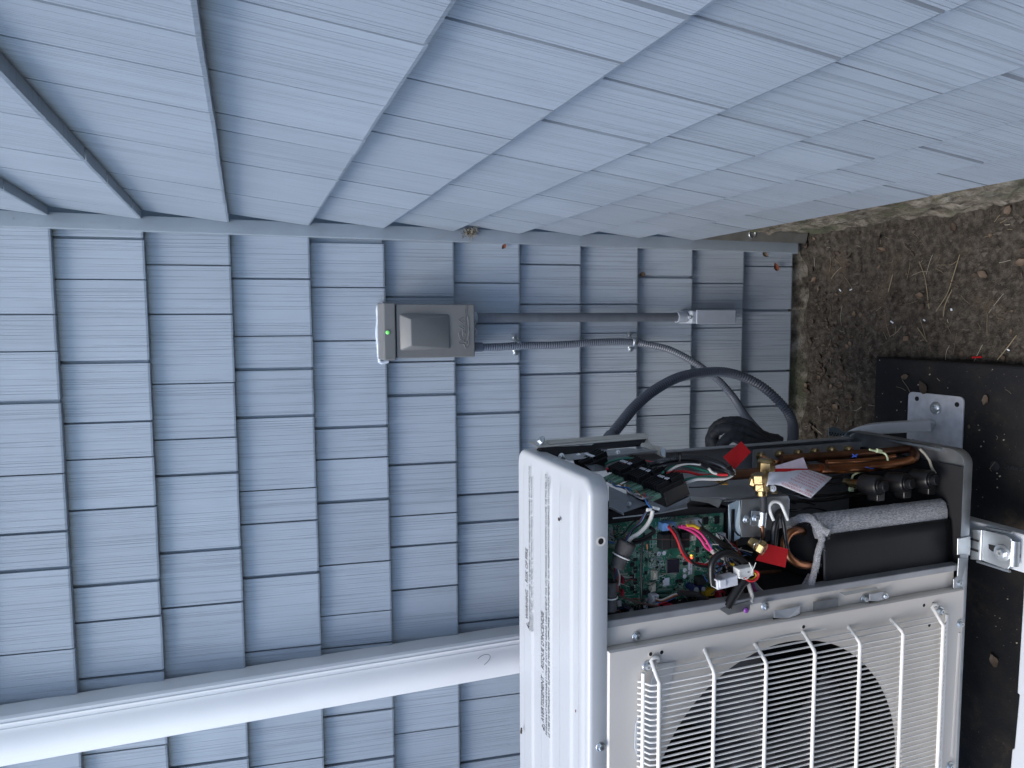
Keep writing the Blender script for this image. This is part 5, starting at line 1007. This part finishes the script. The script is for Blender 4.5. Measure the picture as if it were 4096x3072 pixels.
# felt edge: a thick strip beside the jacket edge, ragged
def feltstrip(prof, name='felt'):
    s = MB(); L = []
    for i in range(61):
        z_ = zb + (zt + .004 - zb) * i / 60; L.append([Vector((x + .0012 * noise.noise((z_ * 90, j * 3., 1)), y + .0012 * noise.noise((z_ * 80, j * 2., 5)), z_)) for j, (x, y) in enumerate(prof)])
    s.loops(L, True, True, True); return s.build(name, 'felt', hp, smooth=70)
feltstrip([(jx - .004, 1.1185), (jx + .008, 1.1165), (jx + .024, 1.1180), (jx + .038, 1.1230), (jx + .044, 1.134), (jx + .040, 1.145), (jx + .022, 1.140), (jx + .006, 1.136), (jx - .006, 1.130)])
def felttube(pts_, w_, fl=.6):
    P = spline([at(*zD(x, y), Y=Y) for x, y, Y in pts_], 8); r = w_ * .27125 / 2 / ppm(P[0]); s = MB(); s.tube(P, lambda t: r * (1 + .25 * noise.noise((t * 16, 3.3, w_)) + .12 * noise.noise((t * 60, 1, w_))), 10, True, fl); return s.build('felt', 'felt', hp, smooth=70), P, r
fz = []
for pts_, w_ in (([(880, 250, 1.16), (980, 150, 1.15), (1120, 85, 1.14), (1260, 90, 1.13), (1350, 190, 1.122), (1420, 330, 1.118)], 120), ([(1330, 150, 1.125), (1430, 260, 1.118), (1520, 300, 1.112)], 150), ([(1430, 330, 1.116), (1415, 450, 1.112), (1370, 600, 1.11), (1345, 760, 1.108), (1310, 900, 1.105), (1270, 1060, 1.10), (1300, 1150, 1.098)], 95), ([(1240, 1110, 1.10), (1400, 1130, 1.098), (1540, 1110, 1.098), (1650, 1050, 1.10)], 130), ([(1100, 1170, 1.11), (1180, 1050, 1.115), (1250, 920, 1.12)], 70)): fz.append(felttube(pts_, w_))
s = MB()
for o_, P, r in fz:
    for i in range(60):
        q = RD.choice(P) + Vector((RD.uniform(-1, 1), RD.uniform(-1.2, .2), RD.uniform(-1, 1))) * r; d = Vector((RD.uniform(-1, 1), RD.uniform(-1, .3), RD.uniform(-1, 1))).normalized() * RD.uniform(.004, .010); s.tube([q, q + d * .5 + Vector((0, 0, RD.uniform(-.001, .001))), q + d], .00016, 3)
for i in range(340):
    q = Vector((jx + RD.uniform(0, .042), 1.118 + RD.uniform(0, .012), RD.uniform(zb, zt))); d = Vector((RD.uniform(-.3, 1), RD.uniform(-1, .1), RD.uniform(-1, 1))).normalized() * RD.uniform(.003, .009); s.tube([q, q + d * .5, q + d + Vector((0, 0, -.001))], .00016, 3)
tag(s.build('felt_fibres', 'felt', hp), kind='stuff')
s = MB(); s.lathe((jx - .055, 1.20, zb), Z_, [(0, .070), (zt - zb - .03, .070), (zt - zb - .01, .06), (zt - zb, .03)], 32); s.build('compressor', 'inner_black', hp, smooth=50)
wire('discharge_pipe', zD, [(1150, 280, 1.15), (1080, 265, 1.135), (960, 300, 1.125), (890, 400, 1.12), (880, 520, 1.115), (930, 640, 1.11), (1040, 735, 1.11), (1180, 775, 1.115), (1330, 765, 1.13)], 1.12, 125, 'copper', seg=18)
wire('pipe', zD, [(480, 890, 1.18), (650, 880, 1.18), (820, 870, 1.18)], 1.18, 60, 'copper_dull', seg=12)
wire('pipe', zD, [(130, 330, 1.15), (150, 420, 1.15), (160, 520, 1.16)], 1.15, 60, 'copper_dull', seg=12)
# charge port with hex cap
P = at(*zD(585, 550), Y=1.075); Q = at(*zD(370, 420), Y=1.10); dd = (P - Q).normalized(); s = MB(); s.lathe(Q, dd, [(0, .0085), (.012, .0095), (.014, .011), ((P - Q).length * .62, .0115)], 16); hx0 = s.build('charge_port', 'brass', hp, smooth=35)
s = MB(); s.lathe(Q + dd * (P - Q).length * .6, dd, [(0, .0125), (.002, .0135), ((P - Q).length * .4 - .002, .0135), ((P - Q).length * .4, .0125)], 6); s.build('charge_cap', 'brass', hx0)
wire('tag_wire', zD, [(530, 380, 1.085), (500, 440, 1.075), (440, 460, 1.07), (415, 520, 1.078), (440, 550, 1.09)], 1.08, 9, 'zinc', seg=5); wire('tag_wire', zD, [(535, 410, 1.08), (490, 465, 1.068), (430, 480, 1.068)], 1.08, 9, 'zinc', seg=5)
fe = P - Vector((0, .0006, 0)); wire('marker_stroke', zD, [(600, 520, 1.0715), (600, 570, 1.0715), (580, 585, 1.0715), (560, 560, 1.0715)], 1.0715, 10, 'ink', seg=5)

for i in range(26):
    x0, y0 = RD.uniform(1450, 1800), RD.uniform(150, 1000); x1, y1 = RD.uniform(1850, 2300), RD.uniform(500, 1000)
    wire('thin_lead', zB, [(x0, y0, 1.14), (x0 + 90, y0 + 60 + RD.uniform(-40, 60), 1.125), ((x0 + x1) / 2 + RD.uniform(-40, 40), (y0 + y1) / 2 + RD.uniform(-60, 40), 1.118), (x1, y1, 1.12 + RD.uniform(0, .03))], 1.12, RD.choice((10, 13, 16)), RD.choice(('w_black', 'w_black', 'w_white', 'w_red', 'w_blue', 'w_brown', 'w_grey')), seg=5)
for i in range(14):
    x0, y0 = RD.uniform(120, 700), RD.uniform(860, 1480)
    wire('thin_lead', zB, [(x0, y0, 1.145), (x0 + RD.uniform(40, 90), y0 + RD.uniform(-60, 60), 1.128), (x0 + RD.uniform(100, 190), y0 + RD.uniform(-60, 80), 1.14)], 1.13, RD.choice((9, 12)), RD.choice(('w_black', 'w_white', 'w_red', 'w_blue')), seg=5)
for i in range(10):
    x0, y0 = RD.uniform(0, 900), RD.uniform(900, 1300); wire('thin_lead', zC, [(x0, y0, 1.24), (x0 + 200, y0 - 40 + RD.uniform(-60, 60), 1.2), (x0 + 420, y0 + RD.uniform(-60, 60), 1.19), (x0 + 640, y0 + RD.uniform(-50, 20), 1.21)], 1.2, RD.choice((16, 22)), RD.choice(('w_black', 'w_black', 'w_grey')), seg=6)
# ------------------------------------------------------------------ tags hanging in the opening
def flat(name, q, zf, mat, label, cat, grp=None, th=.0004, bend=None):
    P = [at(*zf(x, y), Y=Y) for x, y, Y in q]; c0 = sum(P, Vector()) / len(P); n_ = (P[1] - P[0]).cross(P[2] - P[0]).normalized()
    s = MB(); s.prism(P, n_ * th); return tag(s.build(name, mat, at_=c0), label, cat, grp)
flat('red_tag', [(1820, 470, 1.135), (2085, 240, 1.15), (2225, 400, 1.145), (1985, 655, 1.13)], zA, 'tag_red', 'glossy red tag tied to the black cable bundle near the terminal blocks', 'tag', 'red tags on the heat pump')
flat('red_tag', [(600, 455, 1.088), (935, 540, 1.086), (890, 812, 1.08), (450, 705, 1.082)], zD, 'tag_red', 'glossy red tag wired to the brass charge port above the circuit board wiring', 'tag', 'red tags on the heat pump')
pt = thing('paper_tag', 'white folded paper tag with red upside-down French printing hung on the brass valve', 'tag', at(*zC(1100, 850), Y=1.10))
c1 = [(1265, 1075, 1.085), (1580, 775, 1.115)]; rows = [[(1265, 1078), (1580, 775)], [(1050, 985), (1410, 715)], [(830, 895), (1240, 662)], [(740, 880), (1060, 665)], [(640, 880), (900, 690)], [(610, 905), (650, 695)]]
s = MB(); L = [[at(*zC(a[0] + (b[0] - a[0]) * t, a[1] + (b[1] - a[1]) * t), Y=1.080 + .03 * t + (.006 * math.sin(i * 1.1))) for t in (0, .33, .66, 1)] for i, (a, b) in enumerate(rows)]
s.loops(L, False); o = s.build('sheet', 'paper_white', pt, smooth=60, fix=False); so = o.modifiers.new('s', 'SOLIDIFY'); so.thickness = .0003
A, B, C, D = L[0][0], L[0][3], L[2][0], L[2][3]
xd = (C - A).normalized(); up = -(B - A); up = (up - xd * up.dot(xd)).normalized(); nn = xd.cross(up); nn = nn if nn.y < 0 else -nn
for k, (tx, f, sz, wd, st) in enumerate((('PRISE DE CHARGE BASSE PRESSION', .10, .0080, .072, .01), ('<R454B>      ATTENTION', .21, .0068, .060, .03), ('Cette prise de service est utilisee de', .36, .0062, .060, .10), ('basse pression et le chargement', .46, .0062, .055, .10), ('Veillez a charger la quantite de', .56, .0062, .055, .10), ('indiquee sur la plaque signaletique', .66, .0062, .055, .10), ('N\'oubliez pas de serrer le bouchon', .77, .0062, .055, .10), ('charge a l\'aide des outils', .87, .0062, .045, .10))):
    O = A.lerp(B, f) + xd * (.004 + st * .05) - up * .001 + nn * .0012; text(tx, sz, O, xd, up, 'ink_red', pt, 'print', width=wd)
flat('folded_flap', [(745, 600, 1.12), (1155, 478, 1.13), (1218, 640, 1.12), (745, 640, 1.115)], zC, 'paper_pink', 'pale pink folded flap of card behind the white paper tag', 'tag')
flat('card_edge', [(740, 642, 1.117), (1218, 645, 1.117), (1210, 662, 1.115), (930, 685, 1.115), (740, 685, 1.115)], zC, 'tag_red', 'dark red strip of card between the pink flap and the white paper tag', 'tag')

# ------------------------------------------------------------------ removed white panel in front, only its edge in the picture
wp = thing('service_panel', 'white folded sheet-metal panel at the lower right picture edge in front of the heat pump', 'panel', (-.75, .93, PZ))
e = [at(*frame(3500, 2000, .64625)(x, y), Z=.10) for x, y in ((922, 490), (918, 600), (880, 1195), (893, 1205), (862, 1535), (848, 1545), (838, 1659), (790, 2300))]
back = [Vector((q.x, .78, .10)) for q in reversed(e)]
s = MB(); s.prism(e + [Vector((e[-1].x, .70, .10)), Vector((e[0].x, .70, .10))], (0, 0, -.012)); s.build('sheet', 'stand_white', wp, bevel=.003)
s = MB(); s.bb((e[0].x - .02, .70, PZ), (e[0].x - .005, .72, .088)); s.bb((e[-1].x + .01, .70, PZ), (e[-1].x + .03, .72, .088)); s.bb((e[0].x - .02, .86, PZ), (e[0].x - .005, .88, .088)); s.bb((e[-1].x + .01, .86, PZ), (e[-1].x + .03, .88, .088)); s.build('folded_flange', 'stand_white', wp)

# ------------------------------------------------------------------ small things on the walls
sy = thing('screw_eye', 'small bright screw eye in the corner just under the side wall shingles', 'screw eye', at(*f3(2075, 185), Y=1.80))
P = at(*f3(2075, 185), Y=1.80); s = MB(); s.tube([P + Vector((math.cos(a) * .0125, 0, math.sin(a) * .0105)) for a in [2 * math.pi * k / 24 for k in range(25)]], .0018, 8); s.build('ring', 'zinc', sy, smooth=60)
s = MB(); s.cyl(P + Vector((.012, 0, .002)), P + Vector((.034, .0, .004)), .0017, 8); s.build('shank', 'zinc', sy)
def tuft(name, c0, n, ln, mats, label, cat, sx=(1, .4, 1)):
    root = thing(name, label, cat, c0)
    for m_ in mats:
        s = MB()
        for i in range(n):
            a = Vector(c0) + Vector((RD.gauss(0, 1) * sx[0], RD.gauss(0, 1) * sx[1], RD.gauss(0, 1) * sx[2])) * ln * .35; d = Vector((RD.gauss(0, 1), RD.gauss(0, .5), RD.gauss(0, 1))).normalized() * ln * RD.uniform(.3, 1); k = Vector((RD.gauss(0, 1), RD.gauss(0, .4), RD.gauss(0, 1))) * ln * .25
            s.tube(spline([a, a + d * .5 + k, a + d], 4), .0005, 4)
        tag(s.build('strands', m_, root), kind='stuff')
    return root
cN = at(*f2(1860, 165), Y=1.806)
tn = tuft('straw_wad', cN, 26, .020, ('straw', 'straw_pale', 'leaf_dark'), 'wad of dry straw and fluff caught in the wall corner', 'debris', (.5, .35, 1.3))
for pts_ in ([(1700, 150), (1640, 185), (1560, 215)], [(1860, 180), (1865, 230), (1835, 265)], [(1500, 95), (1490, 120), (1470, 140)]):
    s = MB(); s.tube(spline([at(*f2(x, y), Y=1.811) for x, y in pts_], 5), .0005, 4); s.build('strand', 'straw_pale', tn)
def leaf(P, size, mat, name='dry_leaf', nrm=(0, 0, 1), curl=.35, label=None, cat='leaf', parent=None, rot=None):
    n_ = Vector(nrm).normalized(); u = n_.orthogonal().normalized(); a = RD.uniform(0, 6.28) if rot is None else rot; u = (Matrix.Rotation(a, 3, n_) @ u); v = n_.cross(u); s = MB(); L = []
    for i in range(6):
        t = i / 5; w_ = size * .34 * math.sin(math.pi * min(1, .12 + t * .86)) * RD.uniform(.75, 1.15); L.append([Vector(P) + u * size * (t - .5) + v * w_ * k + n_ * (size * curl * (abs(k) * .4 + (t - .5) ** 2) + size * .03 * RD.random()) for k in (-1, -.5, 0, .5, 1)])
    s.loops(L, False); return s, L
for zf, x, y, plane, sz, m_, lab in ((f3, 2185, 365, YB - .003, .022, 'leaf_tan', 'tan dry leaf scrap stuck on the lowest shingle near the corner'), (fg, 205, 540, YB - .004, .026, 'leaf_red', 'red-brown dry leaf caught low on the back wall beside the corner'), (f2, 2140, 295, YB - .004, .016, 'leaf_red', 'small rusty leaf bit clinging beside the corner trim at mid height'), (f3, 1120, 537, YB - .003, .020, 'leaf_dark', 'dark brown leaf scrap tucked under a shingle edge low on the back wall')):
    P = at(*zf(x, y), Y=plane); s, _ = leaf(P, sz, m_, nrm=(0, -1, .1)); tag(s.build('dry_leaf', m_, at_=P, smooth=60), lab, 'leaf', 'leaf scraps on the wall')
# flecks of dried grass on the trim and shingles
s = MB()
for i in range(150):
    if i < 90: P = Vector((RD.uniform(.208, .232), 1.8135, RD.uniform(.1, 2.2))); yy = -.0006
    else: P = Vector((RD.uniform(.05, .2), YB - .0005, RD.uniform(.0, 1.2))); P.y = YB + (1 - ((P.z % EX) / EX)) * 0 + RISE * ((P.z % EX) / EX) - .001; yy = 0
    d = Vector((RD.gauss(0, .4), 0, RD.gauss(0, 1))).normalized() * RD.uniform(.0015, .006); s.tube([P + Y_ * yy, P + Y_ * yy + d], .0003, 3)
tag(s.build('grass_flecks', 'straw_pale', at_=(.22, 1.81, .0)), 'tiny dried grass clippings stuck to the corner trim', 'debris', kind='stuff')

# ------------------------------------------------------------------ litter on the soil and the pad
def ground_z(x, y): return PZ + .0008 if (x < -.11 and y < 1.515) else gh(x, y)
s = MB()
for i in range(900):
    x, y = RD.uniform(-.5, .25), RD.uniform(1.0, 1.82)
    if x < -.10 and y < 1.54: continue
    r = RD.choice((.002, .003, .003, .004, .006, .009)); z = gh(x, y) + r * .2; b = len(s.v); pts_ = []
    for (a, c_, d) in ((1, 0, 0), (-1, 0, 0), (0, 1, 0), (0, -1, 0), (0, 0, 1), (0, 0, -1)): pts_.append((x + a * r * RD.uniform(.6, 1.3), y + c_ * r * RD.uniform(.6, 1.3), z + d * r * RD.uniform(.5, .9)))
    s.add(pts_, [(0, 2, 4), (2, 1, 4), (1, 3, 4), (3, 0, 4), (2, 0, 5), (1, 2, 5), (3, 1, 5), (0, 3, 5)])
tag(s.build('soil_crumbs', 'clod', at_=(0, 1.4, GZ)), 'loose crumbs of soil scattered over the bare ground', 'soil', kind='stuff')
for m_, n_, nm in (('leaf_tan', 60, 'tan'), ('leaf_dark', 130, 'dark')):
    s = MB()
    for i in range(n_):
        t = RD.random(); x = RD.uniform(-.35, .25); y = 1.82 - abs(RD.gauss(0, .16)) if t < .6 else RD.uniform(1.0, 1.8)
        if x < -.10 and y < 1.54: continue
        l_, _ = leaf((x, y, gh(x, y) + .004), RD.choice((.008, .012, .016, .024)), m_, nrm=(RD.gauss(0, .35), RD.gauss(0, .35), 1)); s.add(l_.v, l_.f)
    tag(s.build('leaf_litter', m_, at_=(0, 1.6, GZ), smooth=60), f'{nm} broken leaf litter on the soil below the walls', 'leaf litter', kind='stuff')
for m_, n_ in (('straw', 80), ('straw_pale', 45)):
    s = MB()
    for i in range(n_):
        x, y = RD.uniform(-.35, .24), RD.uniform(.95, 1.8); ln = RD.choice((.01, .015, .02, .03, .05)); a = RD.uniform(0, 6.28)
        if x < -.10 and y < 1.54 and RD.random() < .75: continue
        d = Vector((math.cos(a), math.sin(a), 0)) * ln; p0 = Vector((x, y, 0)); pp = []
        for t in (0, .5, 1):
            q = p0 + d * t + Vector((RD.gauss(0, .05), RD.gauss(0, .05), 0)) * ln; q.z = ground_z(q.x, q.y) + .002 + RD.random() * .003; pp.append(q)
        s.tube(spline(pp, 3), RD.uniform(.0003, .0007), 4)
    tag(s.build('dry_grass', m_, at_=(0, 1.4, GZ)), 'scattered dry grass stems on the soil and pad' if m_ == 'straw' else 'paler bleached grass stems on the soil and pad', 'grass', kind='stuff')
# bits one can pick out
def onground(zf, x, y): P = at(*zf(x, y), Z=GZ); P.z = ground_z(P.x, P.y); return P
for pts_, lab in (([(1690, 460), (1640, 640), (1600, 760), (1520, 900)], 'longest bent straw stem on the soil towards the side wall'), ([(1385, 510), (1430, 640), (1470, 880)], 'straw stem lying beside the longest one in the middle of the soil'), ([(1635, 735), (1595, 850), (1580, 940)], 'short straw stem crossing others on the soil'), ([(2170, 1100), (2100, 1190), (2025, 1290)], 'pale straw stem by the pad edge with a white bit on it'), ([(1180, 615), (1140, 740)], 'short pale straw upright on the soil near the side wall'), ([(1375, 1040), (1455, 1145)], 'thin straw lying on open soil nearer the pad')):
    P = [onground(fg, *q) + Z_ * .006 for q in pts_]; P = [P[0]] + P; P[0] = P[1] + (P[1] - P[2]) * .1 if len(P) > 2 else P[0]
    s = MB(); s.tube(spline(P, 5), .0011, 6); tag(s.build('dry_straw', 'straw', at_=P[0]), lab, 'straw', 'straw stems on the soil')
for x, y, lab in ((718, 728, 'small pale scrap on the soil nearest the back wall'), (808, 724, 'pale crumpled scrap beside the one nearest the back wall'), (1420, 970, 'pale oblong scrap in the middle of the soil'), (1640, 885, 'pale chip beside the crossed straw stems'), (2103, 1210, 'white scrap on the straw by the pad'), (1172, 985, 'tiny pale scrap on dark soil between wall and pad')):
    P = onground(fg, x, y) + Z_ * .004; s = MB(); a = RD.uniform(0, 3); s.box(P, (RD.uniform(.006, .010), RD.uniform(.003, .005), .002), (Vector((math.cos(a), math.sin(a), .2)).normalized(), Vector((-math.sin(a), math.cos(a), 0)), Z_)); tag(s.build('plastic_scrap', 'chip_white', at_=P, bevel=.001), lab, 'scrap', 'pale scraps on the soil')
P = onground(zJ, 1537, 267) + Z_ * .004; s = MB(); s.cyl(P - Y_ * .012 + X_ * .002, P + Y_ * .012, .0022, 8); tag(s.build('wire_offcut', 'red_plastic', at_=P), 'short red wire offcut on the soil beside the black pad', 'wire')
for zf, x, y, m_, lab, sz in ((zJ, 575, 520, 'leaf_tan', 'small tan leaf on the pad near its rear corner', .022), (zJ, 1640, 830, 'leaf_tan', 'brown leaf fragment on the pad in front of the foot plate', .024), (zJ, 820, 660, 'leaf_dark', 'dark dried leaf touching the white foot plate', .034), (zJ, 1420, 1185, 'leaf_tan', 'tiny orange-brown leaf bit on the pad beside the foot plate', .010), (frame(3400, 2100, .42182), 1375, 1280, 'leaf_tan', 'rusty leaf crumbs on the pad in front of the fan grille', .03)):
    P = at(*zf(x, y), Z=PZ + .003); s, _ = leaf(P, sz, m_); tag(s.build('dry_leaf', m_, at_=P, smooth=60), lab, 'leaf', 'leaves on the pad')
s = MB()
for i in range(150):
    P = Vector((RD.uniform(-.75, -.105), RD.uniform(.85, 1.52), PZ + .0008)); r = RD.choice((.0006, .0009, .0013)); s.box(P, (r * 2, r * RD.uniform(1, 3), r), (Vector((.8, .6, 0)), Vector((-.6, .8, 0)), Z_))
tag(s.build('pad_grit', 'straw_pale', at_=(-.4, 1.2, PZ)), 'pale grit specks on the black pad', 'grit', kind='stuff')
P = at(*zL(1600, 1400), Z=ZT + .001)
for (x, y, sz, m_, lab) in ((2090, 2922, .016, 'leaf_dark', 'shrivelled brown leaf bit on the ribbed white top cover'), (2305, 2843, .006, 'leaf_red', 'tiny reddish speck on the ribbed white top cover'), (2240, 2077, .010, 'leaf_dark', 'dark sliver on the white top cover near its right end')):
    P = at(x, y, Z=ZT + .0055); s, _ = leaf(P, sz, m_); tag(s.build('dry_leaf', m_, at_=P, smooth=60), lab, 'leaf', 'bits on the top cover')
